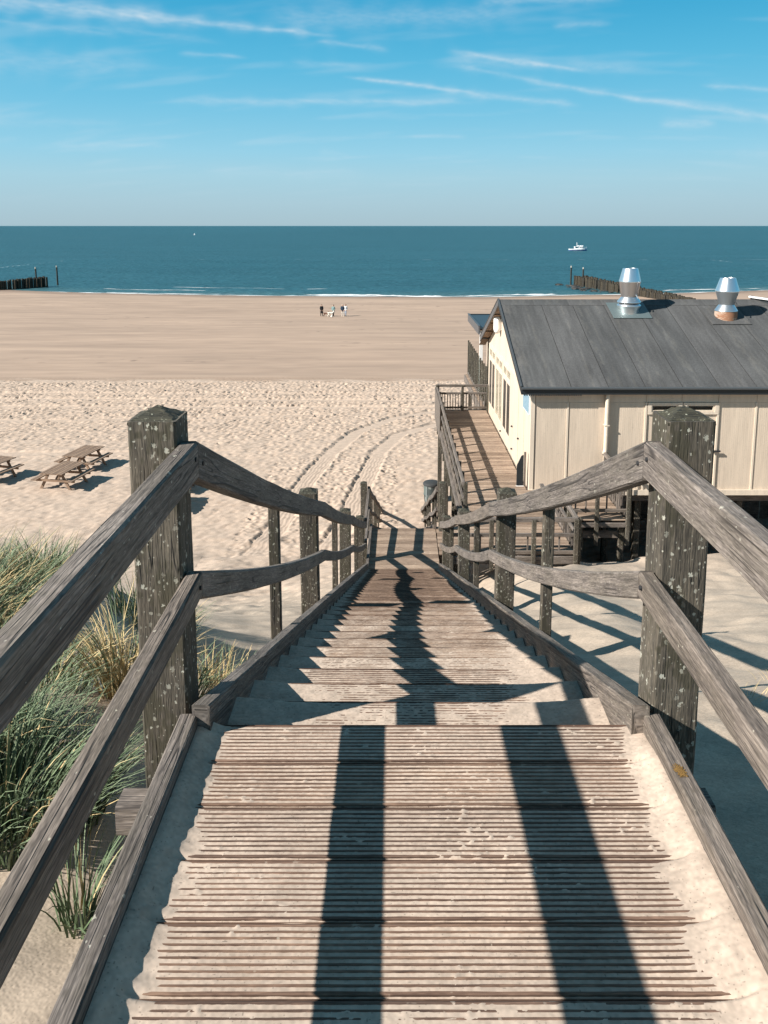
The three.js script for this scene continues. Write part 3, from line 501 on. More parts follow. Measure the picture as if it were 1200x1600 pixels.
function balustrade(label, a, b, o = {}) {                            // posts, two rails and square balusters between two points on the deck
  const { h = 0.86, posts = 3, gap = 0.2, low = 0.1, mid = 0, bottom = 0, top = [0.07, 0.09] } = o;
  const t = thing('walkway_balustrade', label, 'balustrade', 'balustrades round the pavilion deck'), A = V(...a), B = V(...b), L = A.distanceTo(B), dir = B.clone().sub(A).normalize(), side = new THREE.Vector3().crossVectors(dir, up);
  const at = (s, y) => A.clone().addScaledVector(dir, s).setY(A.y + (B.y - A.y) * s / L + y);
  for (let i = 0; i < posts; i++) { const s = posts > 1 ? i * L / (posts - 1) : 0; part('post', beamGeo(at(s, -0.3 - bottom).addScaledVector(side, 0.05), at(s, h + 0.02).addScaledVector(side, 0.05), 0.085, 0.085, { up: dir }), M.post[i % 2], t); }
  part('top_rail', beamGeo(at(-0.03, h), at(L + 0.03, h), top[0], top[1], { seg: 10, wob: 0.03, ch: 0.006 }), M.rail[0], t);
  part('bottom_rail', beamGeo(at(0, low), at(L, low), 0.045, 0.07, { seg: 4 }), M.rail[2], t);
  if (mid) part('middle_rail', beamGeo(at(0, mid), at(L, mid), 0.045, 0.07, { seg: 4 }), M.rail[1], t);
  const n = Math.floor(L / gap), y1 = (mid || h) - 0.03;
  for (let i = 1; i < n; i++) part('baluster', beamGeo(at(i * L / n, low - 0.06).addScaledVector(side, -0.03), at(i * L / n, y1).addScaledVector(side, -0.03), 0.04, 0.03, { up: dir, ch: 0.003 }), M.rail[i % 3], t);
  return t;
}
balustrade('long walkway balustrade on the beach side, casting slatted shadows', [WX0, YL, 17.35], [WX0, YL, WD1], { h: 0.82, posts: 14, gap: 99, bottom: 0.6, mid: 0.44 });
balustrade('short shaded balustrade closing the far end of the walkway', [WX0, YL, WD1 - 0.06], [WX1 + 0.05, YL, WD1 - 0.06], { h: 0.9, posts: 3, gap: 0.095, mid: 0.62 });
balustrade('low balustrade across the near edge of the walkway platform', [1.15, YL, WN - 0.02], [3.7, YL, WN - 0.02], { h: 0.74, posts: 4, gap: 0.31, mid: 0.42, low: 0.05 });
balustrade('balustrade running back from the platform corner beside the sand bank', [3.72, YL, WN + 0.02], [3.72, YL, 17.15], { h: 0.74, posts: 3, gap: 0.18, mid: 0.42 });
balustrade('balustrade in front of the dark hollow under the pavilion', [3.9, YL, 17.2], [5.3, YL, 17.2], { h: 0.78, posts: 3, gap: 0.2, mid: 0.72, low: 0.24, bottom: 0.25 });
balustrade('side balustrade of the deck where it meets the pavilion wall', [5.3, YL, 17.25], [5.3, YL, 19.3], { h: 0.95, posts: 3, gap: 0.17 });
{
  const t = thing('diagonal_brace', 'slanting timber brace leaning at the corner of the deck balustrade', 'brace');
  part('timber', beamGeo(V(3.8, YL - 0.02, 16.3), V(3.42, YL + 0.72, 17.6), 0.09, 0.05, { seg: 3 }), M.rail[0], t);
}

// ------------------------------------------------------------------ the pavilion
const BX0 = 3.47, BX1 = 17, BD0 = 19.4, BD1 = 28.2, RD = 23.8, YB = -5.12, YE = -2.46, RY = -0.6, EV0 = 19.22, EV1 = 28.48, RX0 = 3.2;
const rs = (RY - (YE + 0.13)) / (RD - EV0);                           // slope of the roof
const roofY = (d) => RY - rs * Math.abs(d - RD);
const wallBump = gtex(256, 64, (u) => { const f = (u * 8) % 1; return 255 * (ss(0, 0.1, f) * (1 - ss(0.9, 1, f))); });
const wallMap = tex(512, 512, (u, v) => { const g = 0.95 + 0.05 * (pn(u * 40, v * 6, 40, 6, 61) - 0.5) + 0.05 * (pn(u * 7, v * 3, 7, 3, 62) - 0.5) - 0.035 * ss(0.8, 0.95, pn(u * 60, v * 9, 60, 9, 63)) - 0.05 * ss(0.7, 0.95, pn(u * 120, v * 120, 120, 120, 64)); return [255 * g, 253 * g, 249 * g]; });
wallBump.repeat.set(2.6, 1); wallMap.repeat.set(0.7, 0.4);
const CREAM = rgb(0.655, 0.545, 0.44);
const roofMap = tex(1024, 512, (u, v) => {                            // felt: grit, and dull runs of dirt down the slope
  const g = 78 + 16 * (pn(u * 400, v * 200, 400, 200, 71) - 0.5) + 14 * (pn(u * 90, v * 8, 90, 8, 72) - 0.5) + 16 * (pn(u * 12, v * 6, 12, 6, 73) - 0.5), b = ss(0.62, 0.85, pn(u * 52, v * 1, 52, 1, 74)) * ss(0.3, 0.7, pn(u * 120, v * 30, 120, 30, 75)) ;
  return [g + 9 * b, g + 8 * b, g + 6 * b];
});
roofMap.repeat.set(1 / 6, 1 / 5);
const B = {
  wall: std({ color: CREAM, map: wallMap, bumpMap: wallBump, bumpScale: 0.003, roughness: 0.7 }), plain: std({ color: CREAM, map: wallMap, roughness: 0.65 }), trim: std({ color: rgb(0.7, 0.6, 0.495), map: wallMap, roughness: 0.55 }),
  roof: [0, 1, 2].map((k) => std({ map: roofMap, color: [rgb(0.9, 0.89, 0.87), rgb(0.82, 0.82, 0.81), rgb(0.96, 0.94, 0.92)][k], roughness: 0.93 })),
  slate: std({ color: rgb(0.012, 0.017, 0.02), roughness: 0.5 }), gutter: std({ color: rgb(0.06, 0.066, 0.07), roughness: 0.45 }), fascia: std({ color: rgb(0.09, 0.085, 0.085), roughness: 0.6 }),
  glass: new THREE.MeshPhysicalMaterial({ color: rgb(0.9, 0.93, 0.93), roughness: 0.03, transmission: 1, thickness: 0, ior: 1.5, specularIntensity: 0.35 }),
  tint: new THREE.MeshPhysicalMaterial({ color: rgb(0.035, 0.033, 0.03), roughness: 0.32, specularIntensity: 0.3 }),
  dark: std({ color: rgb(0.015, 0.015, 0.015), roughness: 0.9 }), room: std({ color: rgb(0.12, 0.1, 0.08), roughness: 0.9 }), white: std({ color: rgb(0.75, 0.75, 0.73), roughness: 0.4 }),
};
const pav = thing('beach_pavilion', 'cream panelled beach pavilion with a dark felt pitched roof', 'building');
const pp = (n, g, m, o = pav) => part(n, g, m, o);
// front wall: ribbed panels between battens, a plain frieze above
{
  const xs = [BX0 + 0.09, 4.4, 5.35, 6.34, 7.22, 8.13, 9.08, 10.02, 10.96, 11.9, 12.84, 13.78, 14.72, 15.66, BX1 - 0.09], yt = -2.74;
  for (let i = 0; i + 1 < xs.length; i++) {
    const x0 = xs[i] + 0.012, x1 = xs[i + 1] - 0.022, win = i === 3 || i === 4;
    pp('wall_panel', boxAt(x0, x1, YB + 0.14, win ? yt - 0.3 : yt, BD0 + rr(0, 0.006), BD0 + 0.08), B.wall);
    pp('frieze_panel', boxAt(x0, x1, yt + 0.004, YE + 0.09, BD0 + 0.004, BD0 + 0.08), B.plain);
    if (win) {
      const w = pp('transom_window', merge([boxAt(x0, x1, yt - 0.296, yt - 0.24, BD0 - 0.035, BD0 + 0.07), boxAt(x0, x1, yt - 0.055, yt - 0.003, BD0 - 0.035, BD0 + 0.07), boxAt(x0, x0 + 0.09, yt - 0.238, yt - 0.057, BD0 - 0.034, BD0 + 0.07), boxAt(x1 - 0.09, x1, yt - 0.238, yt - 0.057, BD0 - 0.034, BD0 + 0.07)]), B.trim);
      part('sash', merge([boxAt(x0 + 0.092, x1 - 0.092, yt - 0.236, yt - 0.2, BD0 - 0.015, BD0 + 0.05), boxAt(x0 + 0.092, x1 - 0.092, yt - 0.09, yt - 0.059, BD0 - 0.015, BD0 + 0.05), boxAt(x0 + 0.092, x0 + 0.13, yt - 0.198, yt - 0.092, BD0 - 0.014, BD0 + 0.05), boxAt(x1 - 0.13, x1 - 0.092, yt - 0.198, yt - 0.092, BD0 - 0.014, BD0 + 0.05)]), B.trim, w);
      part('pane', boxAt(x0 + 0.131, x1 - 0.131, yt - 0.199, yt - 0.091, BD0 + 0.02, BD0 + 0.024), B.glass, w);
    }
  }
  xs.forEach((x, i) => { if (i && i < xs.length - 1) pp('batten', boxAt(x - 0.05, x - 0.004, YB + 0.14, yt + 0.001, BD0 - (i > 2 && i < 6 ? 0.03 : 0.014), BD0 + 0.06), B.trim); });
  xs.forEach((x, i) => { if (i && i < xs.length - 1) pp('batten', boxAt(x - 0.02, x + 0.01, yt + 0.006, YE + 0.08, BD0 - 0.012, BD0 + 0.06), B.plain); });
  pp('corner_trim', boxAt(BX0 - 0.012, BX0 + 0.085, YB + 0.1, YE + 0.075, BD0 - 0.02, BD0 + 0.08), B.trim);
  pp('sill_beam', boxAt(BX0 - 0.02, BX1, YB, YB + 0.135, BD0 - 0.05, BD0 + 0.1), B.trim);
  const handle = pp('door_handle', merge([boxAt(7.98, 8.2, -3.99, -3.95, BD0 - 0.09, BD0 - 0.05), boxAt(8.0, 8.03, -3.985, -3.955, BD0 - 0.05, BD0 + 0.02)]), M.iron);
  handle.userData.label = 'black lever handle on the double door';
}
// downpipe with a swan neck at the eave
{
  const x = 5.33, pts = [V(x, YE + 0.0, BD0 - 0.09), V(x, YE - 0.3, BD0 - 0.085), V(x, -3.2, BD0 - 0.085), V(x, -3.9, BD0 - 0.085), V(x - 0.02, -3.98, BD0 - 0.095), V(x - 0.03, -4.03, BD0 - 0.12)];
  const dp = pp('downpipe', new THREE.TubeGeometry(new THREE.CatmullRomCurve3(pts, false, 'catmullrom', 0.2), 40, 0.054, 14), B.trim);
  for (const y of [-3.3]) part('pipe_clip', boxAt(x - 0.062, x + 0.062, y - 0.012, y + 0.012, BD0 - 0.143, BD0), B.trim, dp);
}
// gable wall towards the walkway, with window openings
{
  const sh = new THREE.Shape(); sh.moveTo(BD0 + 0.081, YB + 0.02); sh.lineTo(BD1, YB + 0.02); sh.lineTo(BD1, roofY(BD1) - 0.14); sh.lineTo(RD, RY - 0.16); sh.lineTo(BD0 + 0.081, roofY(BD0) - 0.14);
  const wins = [], hole = (d0, d1, y0, y1) => { const h = new THREE.Path(); h.moveTo(d0, y0); h.lineTo(d0, y1); h.lineTo(d1, y1); h.lineTo(d1, y0); sh.holes.push(h); };
  for (const [c, blind] of [[23.65, 0], [25.4, 1], [27.15, 0]]) for (const s of [-1, 1]) { const d0 = c + (s < 0 ? -0.72 : 0.04), d1 = d0 + 0.68; hole(d0, d1, -4.62, -3.02); hole(d0, d1, -2.93, -2.62); wins.push([d0, d1, -4.62, -3.02, blind], [d0, d1, -2.93, -2.62, 1]); }
  const g = new THREE.ExtrudeGeometry(sh, { depth: 0.1, bevelEnabled: false }); g.rotateY(Math.PI / 2); g.translate(BX0, 0, 0);
  const wall = pp('gable_wall', g, B.plain); wall.userData.label = 'sunlit gable wall with tall windows';
  for (const [d0, d1, y0, y1, blind] of wins) {
    const f = 0.045, w = pp('window', merge([boxAt(BX0 - 0.012, BX0 + 0.06, y0 - 0.03, y0 + f, d0 - 0.02, d1 + 0.02), boxAt(BX0 - 0.012, BX0 + 0.06, y1 - f, y1 + 0.03, d0 - 0.02, d1 + 0.02), boxAt(BX0 - 0.011, BX0 + 0.06, y0 + f, y1 - f, d0 - 0.02, d0 + f), boxAt(BX0 - 0.011, BX0 + 0.06, y0 + f, y1 - f, d1 - f, d1 + 0.02)]), B.trim);
    part('pane', boxAt(BX0 - 0.006, BX0 - 0.002, y0 + f, y1 - f, d0 + f, d1 - f), blind ? B.glass : B.tint, w);
    if (blind) part('blind', boxAt(BX0 + 0.07, BX0 + 0.08, y0 + 0.01, y1 - 0.01, d0 + 0.01, d1 - 0.01), B.plain, w);
  }
  for (const d of [BD0 + 1.0, BD0 + 1.95]) pp('batten', boxAt(BX0 - 0.02, BX0 + 0.02, YB + 0.1, -2.6, d - 0.02, d + 0.02), B.trim);
  pp('rail_trim', boxAt(BX0 - 0.018, BX0 + 0.01, -2.56, -2.48, BD0 + 0.1, BD1), B.trim);
  pp('plinth', boxAt(BX0 - 0.02, BX0 + 0.1, YB - 0.14, YB + 0.018, BD0 + 0.1, BD1), B.slate);
  for (const [d, y] of [[22.35, -4.1], [22.3, -4.75], [21.2, -4.15], [24.7, -4.85]]) pp('door_fitting', new THREE.SphereGeometry(0.03, 8, 6).translate(BX0 - 0.03, y, -d), M.iron);
}
// the rest of the shell: floor, back, right end, inner room
pp('floor', boxAt(BX0 + 0.1, BX1, YB - 0.05, YB + 0.1, BD0 + 0.1, BD1 - 0.1), B.room);
pp('back_wall', boxAt(BX0 + 0.11, BX1, YB, YE + 0.08, BD1 - 0.1, BD1), B.plain);
pp('end_wall', boxAt(BX1 - 0.1, BX1 - 0.01, YB, YE + 0.08, BD0 + 0.09, BD1 - 0.11), B.plain);
for (let k = 0; k < 42; k++) pp('added_skirt_board', boxAt(BX0 + 0.02, BX0 + 0.045, -9.4, YB - 0.15, BD0 + 0.35 + k * 0.2, BD0 + 0.35 + k * 0.2 + 0.192), M.rail[1]);  // boards added below the floor to keep low sun out of the hollow
for (let k = 0; k < 14; k++) pp('added_skirt_board', boxAt(BX0 + 0.05 + k, BX0 + 1.03 + k, -9.6, YB - 0.2, BD1 - 0.06, BD1 - 0.035), M.rail[1]);  // likewise added along the back, closing off light under the floor
for (const x of [3.7, 6.3, 8.9, 11.5, 14.1]) for (const d of [19.7, 22.6, 25.4, 28]) pp('stilt', beamGeo(V(x, ground(x, d) - 0.3, d), V(x, YB - 0.19, d), 0.16, 0.16, { up: ahead }), M.post[1]);
for (const d of [19.55, 22.6, 25.4, 28]) pp('floor_beam', beamGeo(V(BX0 + 0.05, YB - 0.13, d), V(BX1, YB - 0.13, d), 0.1, 0.14), M.rail[1]);
// roof: deck slabs, strips of felt lapping one another, fascias, gutter
{
  const roof = pp('roof', (() => { const sh = new THREE.Shape(); sh.moveTo(EV0 + 0.02, roofY(EV0) - 0.012); sh.lineTo(RD, RY - 0.012); sh.lineTo(EV1, roofY(EV1) - 0.012); sh.lineTo(EV1, roofY(EV1) - 0.11); sh.lineTo(RD, RY - 0.13); sh.lineTo(EV0 + 0.02, roofY(EV0) - 0.11); const g = new THREE.ExtrudeGeometry(sh, { depth: BX1 + 0.2 - RX0 - 0.04, bevelEnabled: false }); g.rotateY(Math.PI / 2); g.translate(RX0 + 0.02, 0, 0); return g; })(), B.slate);
  const n = 15, w = (BX1 + 0.2 - RX0 - 0.32) / n;
  const strip = (x0, x1, d0, d1, l0, l1, m) => {                      // one lapped felt sheet, left edge proud of its neighbour
    const g = new GB(), nn = 6;
    for (let i = 0; i < nn; i++) {
      const a = mix(d0, d1, i / nn), b = mix(d0, d1, (i + 1) / nn), q = (x, d, l) => V(x, roofY(d) + l + 0.0022 * sn(x * 1.7, d * 1.3), d);
      g.quad(q(x0, a, l0), q(x1, a, l1), q(x1, b, l1), q(x0, b, l0)); g.t.splice(g.t.length - 8, 8, x0, a, x1, a, x1, b, x0, b);
      g.quad(q(x0, a, l0), q(x0, b, l0), q(x0, b, l0 - 0.012), q(x0, a, l0 - 0.012)); g.quad(q(x1, b, l1), q(x1, a, l1), q(x1, a, l1 - 0.012), q(x1, b, l1 - 0.012));
    }
    g.quad(V(x0, roofY(d0) + l0, d0), V(x0, roofY(d0) - 0.012, d0), V(x1, roofY(d0) - 0.012, d0), V(x1, roofY(d0) + l1, d0));
    return g.build();
  };
  for (let k = 0; k < n; k++) { const x0 = RX0 + 0.3 + k * w; part('felt_strip', strip(x0, x0 + w - 0.013, EV0 + 0.0, RD - 0.32, 0.012, 0.006, 0), B.roof[[0, 2, 1, 0, 1, 2, 0, 1, 1, 0, 2, 1, 0, 2, 1][k]], roof); part('felt_strip', strip(x0 - 0.05, x0 + w, RD + 0.25, EV1, 0.011, 0.003, 0), B.roof[k % 3], roof); }
  for (let k = 0; k < 5; k++) { const a = EV0 + k * 0.94; part('verge_felt', strip(RX0, RX0 + 0.3, a, Math.min(a + 0.96, RD - 0.1), 0.016, 0.014, 0), B.roof[(k + 1) % 3], roof); }
  for (let k = 0; k < 14; k++) { const x0 = RX0 + k; const g = new GB(), y = (d) => roofY(d) + 0.019 + 0.002 * (k % 2), q = (x, d) => V(x, y(d), d); for (const [a, b] of [[RD - 0.36, RD], [RD, RD + 0.3]]) g.quad(q(x0, a), q(x0 + 1.02, a), q(x0 + 1.02, b), q(x0, b)); g.quad(q(x0, RD - 0.36), V(x0, y(RD - 0.36) - 0.02, RD - 0.36), V(x0 + 1.02, y(RD - 0.36) - 0.02, RD - 0.36), q(x0 + 1.02, RD - 0.36)); part('ridge_felt', g.build(), B.roof[k % 3], roof); }
  // verge boards along both slopes of the gable, soffit boards under them
  for (const [a, b, m] of [[EV0 - 0.02, RD, B.slate], [EV1, RD, B.fascia]]) part('verge_board', beamGeo(V(RX0 - 0.012, roofY(a) - 0.06, a), V(RX0 - 0.012, RY - 0.06, RD), 0.035, 0.19, { cut: true, ch: 0.005 }), m, roof);
  part('verge_cap', beamGeo(V(RX0 - 0.02, roofY(EV0) + 0.035, EV0), V(RX0 - 0.02, RY + 0.035, RD), 0.05, 0.022, { cut: true, ch: 0.004 }), B.gutter, roof);
  part('verge_cap', beamGeo(V(RX0 - 0.02, roofY(EV1) + 0.035, EV1), V(RX0 - 0.02, RY + 0.035, RD), 0.05, 0.022, { cut: true, ch: 0.004 }), B.gutter, roof);
  for (let k = 0; k < 9; k++) { const d = EV0 + 0.3 + k * 1.08; part('soffit_board', beamGeo(V(RX0 + 0.13, roofY(d) - 0.145, d), V(RX0 + 0.13, roofY(d + 0.9) - 0.145, d + 0.9), 0.24, 0.02, { ch: 0.002 }), M.table[k % 2], roof); }
  part('gutter', beamGeo(V(RX0 - 0.02, roofY(EV0) - 0.012, EV0 - 0.045), V(BX1 + 0.2, roofY(EV0) - 0.012, EV0 - 0.045), 0.09, 0.055, { ch: 0.012 }), B.gutter, roof);
  part('fascia', boxAt(RX0 - 0.01, BX1 + 0.2, roofY(EV0) - 0.17, roofY(EV0) - 0.041, EV0 - 0.03, EV0 + 0.015), B.slate, roof);
  part('soffit', boxAt(RX0 + 0.02, BX1 + 0.1, roofY(EV0) - 0.155, roofY(EV0) - 0.14, EV0 + 0.016, BD0 + 0.002), B.fascia, roof);
  for (let k = 0; k < 26; k++) part('vent_tooth', boxAt(RX0 + 0.05 + k * 0.055, RX0 + 0.078 + k * 0.055, roofY(EV0) - 0.2, roofY(EV0) - 0.171, EV0 - 0.03, EV0 + 0.01), B.slate, roof);
  // raised edge of the next roof, at the right
  part('parapet_cap', beamGeo(V(10.7, RY + 0.09, RD + 0.1), V(12.6, RY - 0.12, RD - 1.9), 0.1, 0.05), B.white, roof);
  part('parapet', beamGeo(V(10.75, RY - 0.03, RD + 0.12), V(12.65, RY - 0.36, RD - 1.85), 0.06, 0.3), B.slate, roof);
}
// steel exhaust cowls
const steel = (r, c) => std({ color: rgb(...c), metalness: 0.92, roughness: r });
const ST = { bright: steel(0.3, [0.72, 0.74, 0.75]), dull: steel(0.42, [0.42, 0.45, 0.47]), warm: steel(0.35, [0.5, 0.46, 0.44]), rust: std({ map: tex(256, 256, (u, v) => { const n = pn(u * 8, v * 5, 8, 5, 91) * 0.6 + pn(u * 40, v * 30, 40, 30, 92) * 0.4, k = ss(0.35, 0.62, n); return [mix(170, 142, k), mix(150, 100, k), mix(134, 74, k)]; }), roughness: 0.8 }) };
function cowl(label, x, d, scale, prof, plate) {
  const v = new THREE.Group(); v.name = 'exhaust_cowl'; v.userData.label = label; v.position.copy(V(x, roofY(d) + 0.0, d)); pav.add(v);
  for (const [n, pts, m] of prof) part(n, new THREE.LatheGeometry(pts.map(([r, y]) => new THREE.Vector2(r * scale, y * scale)), 40), m, v);
  if (plate) { const g = boxAt(-0.55, 0.55, 0, 0.012, -0.5, 0.5); const f = part('flashing_plate', g, plate, v); f.rotation.x = Math.atan(rs); f.position.y = 0.024; }
  return v;
}
cowl('tall bright steel exhaust cowl on a flashing plate', 6.87, 23.1, 1, [['collar', [[0.27, -0.14], [0.28, 0.07], [0.335, 0.15], [0.34, 0.185], [0.27, 0.25]], ST.bright], ['skirt', [[0.33, 0.26], [0.335, 0.29], [0.22, 0.43], [0.235, 0.44]], ST.bright], ['neck', [[0.225, 0.42], [0.235, 0.46], [0.297, 0.86]], ST.warm], ['hood', [[0.304, 0.85], [0.308, 0.88], [0.215, 1.24], [0.2, 1.245], [0.19, 1.19], [0, 1.17]], ST.bright]], std({ color: rgb(0.16, 0.2, 0.2), metalness: 0.5, roughness: 0.55 }));
cowl('shorter steel exhaust cowl on a rusty drum', 9.55, 22.75, 1, [['drum', [[0.31, -0.2], [0.31, 0.15], [0.29, 0.2]], ST.rust], ['skirt', [[0.315, 0.185], [0.315, 0.205], [0.2, 0.37]], ST.bright], ['neck', [[0.2, 0.35], [0.21, 0.39], [0.32, 0.75]], ST.dull], ['hood', [[0.325, 0.735], [0.328, 0.765], [0.21, 1.12], [0.2, 1.125], [0.19, 1.07], [0, 1.05]], ST.bright]], B.roof[2]);
for (const [x, d, y] of [[6.98, 22.82, 0.5], [9.64, 22.52, 0.5]]) { const c = pav.children.filter((o) => o.name === 'exhaust_cowl')[x < 8 ? 0 : 1]; part('latch', beamGeo(new THREE.Vector3(0.12, y, 0.24), new THREE.Vector3(0.17, y - 0.1, 0.29), 0.025, 0.025), x < 8 ? ST.bright : M.iron, c); }
// fittings on the gable
{
  const l = pp('wall_lamp', merge([new THREE.CapsuleGeometry(0.17, 0.26, 6, 16).scale(0.7, 1, 1).translate(BX0 - 0.12, -1.5, -25.2), boxAt(BX0 - 0.08, BX0 + 0.01, -1.68, -1.32, 25.08, 25.32)]), B.white); l.userData.label = 'white oval lamp housing high on the gable';
  pp('flood_lamp', merge([new THREE.ConeGeometry(0.07, 0.14, 10).rotateZ(-1.9).translate(BX0 - 0.16, -2.33, -27.9), boxAt(BX0 - 0.12, BX0, -2.35, -2.31, 27.88, 27.92)]), M.iron);
  const sign = new THREE.Group(); sign.name = 'notice_board'; sign.userData.label = 'pale blue notice beside the corner'; pav.add(sign);
  const c = document.createElement('canvas'); c.width = 256; c.height = 128; const x = c.getContext('2d'); x.fillStyle = '#7d98a6'; x.fillRect(0, 0, 256, 128); x.fillStyle = '#567588';
  const r = rngOf(3); for (let row = 0; row < 6; row++) for (let k = 0; k < 9; k++) if (r() < 0.55) x.fillRect(14 + k * 26 + r() * 8, 10 + row * 19, 6 + r() * 14, 5 + r() * 4);
  const ct = new THREE.CanvasTexture(c); ct.colorSpace = THREE.SRGBColorSpace;
  const g = new THREE.PlaneGeometry(0.9, 0.46); g.rotateY(-Math.PI / 2); part('print', g, std({ map: ct, roughness: 0.5 }), sign).position.set(BX0 - 0.0325, -2.86, -20.05);
  part('backing', boxAt(BX0 - 0.03, BX0 - 0.003, -3.11, -2.61, 19.58, 20.52), B.white, sign);
}
// black board by the corner of the pavilion
{
  const t = thing('black_board', 'small black board with a post at the pavilion corner', 'board', null, [3.27, YL, 19.62]);
  const sh = new THREE.Shape(); sh.moveTo(-0.09, 0.02); sh.lineTo(0.07, 0.02); sh.lineTo(0.07, 0.82); sh.lineTo(0.02, 0.8); sh.lineTo(-0.09, 0.55);
  part('panel', new THREE.ExtrudeGeometry(sh, { depth: 0.03, bevelEnabled: true, bevelSize: 0.004, bevelThickness: 0.004, bevelSegments: 1 }), B.slate, t);
  part('post', beamGeo(new THREE.Vector3(0.11, 0, 0.015), new THREE.Vector3(0.11, 0.9, 0.015), 0.05, 0.05, { up: ahead }), M.rail[2], t); part('foot', beamGeo(new THREE.Vector3(-0.1, 0.012, 0.01), new THREE.Vector3(0.09, 0.012, 0.01), 0.06, 0.022), B.white, t);
}
// flat-roofed annex behind, with its terrace and windscreen
{
  const t = thing('flat_roofed_annex', 'small flat roofed annex with a dark fascia behind the pavilion', 'building');
  const y = -1.98, x0 = 3.12, d0 = 28.5, d1 = 32.6;
  part('roof', boxAt(x0 + 0.06, 9, y - 0.1, y - 0.03, d0, d1 - 0.06), std({ color: rgb(0.03, 0.045, 0.055), roughness: 0.5 }), t);
  part('fascia', boxAt(x0, x0 + 0.055, y - 0.3, y, d0, d1), B.fascia, t); part('fascia', boxAt(x0 + 0.056, 9, y - 0.3, y + 0.002, d1 - 0.055, d1 - 0.001), B.slate, t); part('fascia_cap', boxAt(x0 - 0.015, x0 + 0.07, y + 0.001, y + 0.02, d0, d1 + 0.01), B.gutter, t);
  part('wall', boxAt(x0 + 0.5, 9, YL, y - 0.101, d0 + 0.1, d0 + 1.6), B.plain, t);
  part('post', boxAt(x0 + 0.32, x0 + 0.44, YL, y - 0.102, 30.9, 31.02), B.white, t); part('post', boxAt(x0 + 0.35, x0 + 0.47, YL, y - 0.102, d0 + 0.05, d0 + 0.17), M.post[0], t);
  part('soffit', boxAt(x0 + 0.058, 9, y - 0.16, y - 0.14, d0, d1 - 0.06), M.table[1], t);
  const w = thing('terrace_windscreen', 'timber posted glass windscreen along the terrace behind the pavilion', 'windscreen');
  for (let k = 0; k < 12; k++) { const d = 28.6 + k * 0.6, x = 3.42; part('post', beamGeo(V(x, YL - 0.4, d), V(x, YL + 1.52, d), 0.06, 0.09, { up: ahead, ch: 0.004 }), M.post[k % 2], w); if (k < 11) part('pane', boxAt(x - 0.005, x + 0.001, YL + 0.12, YL + 1.42, d + 0.04, d + 0.56), B.glass, w); }
  part('rail', beamGeo(V(3.42, YL + 0.05, 28.6), V(3.42, YL + 0.05, 35.2), 0.05, 0.1), M.rail[1], w);
  const e = thing('terrace_deck', 'plank terrace deck on stilts behind the pavilion', 'deck');
  for (let k = 0; k < 40; k++) part('plank', beamGeo(V(3.3, YL - 0.04, 28.35 + k * 0.175), V(9, YL - 0.04, 28.35 + k * 0.175), 0.165, 0.04, { ch: 0.003 }), M.deck[k % 4], e);
  part('edge_beam', beamGeo(V(3.28, YL - 0.2, 28.3), V(3.28, YL - 0.2, 35.3), 0.06, 0.3), M.rail[0], e);
  for (const x of [3.5, 6.2, 8.8]) for (const d of [29.2, 32, 34.9]) part('stilt', beamGeo(V(x, ground(x, d) - 0.3, d), V(x, YL - 0.06, d), 0.16, 0.16, { up: ahead }), M.post[1], e);
}
// ------------------------------------------------------------------ waste bin on the beach
{
  const x = 1.56, d = 30.1, y = ground(x, d) - 0.03, t = thing('waste_bin', 'round grey green waste bin with a dark lid at the foot of the stairs', 'bin', null, [x, y, d]);
  const m = std({ map: tex(256, 256, (u, v) => { const n = pn(u * 10, v * 4, 10, 4, 101), k = ss(0.4, 0.7, n), w = ss(0.75, 0.9, pn(u * 30, v * 14, 30, 14, 102)); return [mix(mix(58, 84, k), 118, w), mix(mix(66, 95, k), 122, w), mix(mix(66, 92, k), 118, w)]; }), roughness: 0.6 });
  part('drum', new THREE.LatheGeometry([[0.24, 0], [0.27, 0.03], [0.3, 0.35], [0.3, 0.36], [0.315, 0.37], [0.315, 0.39], [0.3, 0.4], [0.31, 0.78], [0.3, 0.8]].map((p) => new THREE.Vector2(...p)), 32), m, t);
  part('lid', new THREE.LatheGeometry([[0.33, 0.76], [0.335, 0.82], [0.3, 0.87], [0.15, 0.9], [0, 0.905]].map((p) => new THREE.Vector2(...p)), 32), std({ color: rgb(0.03, 0.033, 0.034), roughness: 0.8 }), t);
  for (const a of [0.2, 2.4]) part('strap', boxAt(-0.02, 0.02, 0.05, 0.76, 0.295, 0.32), std({ color: rgb(0.2, 0.23, 0.23), roughness: 0.5 }), t).rotation.y = a;
  part('bracket', merge([boxAt(0.3, 0.46, 0.3, 0.75, -0.12, 0.12), boxAt(0.32, 0.4, 0, 0.8, -0.04, 0.04)]), B.slate, t);
}

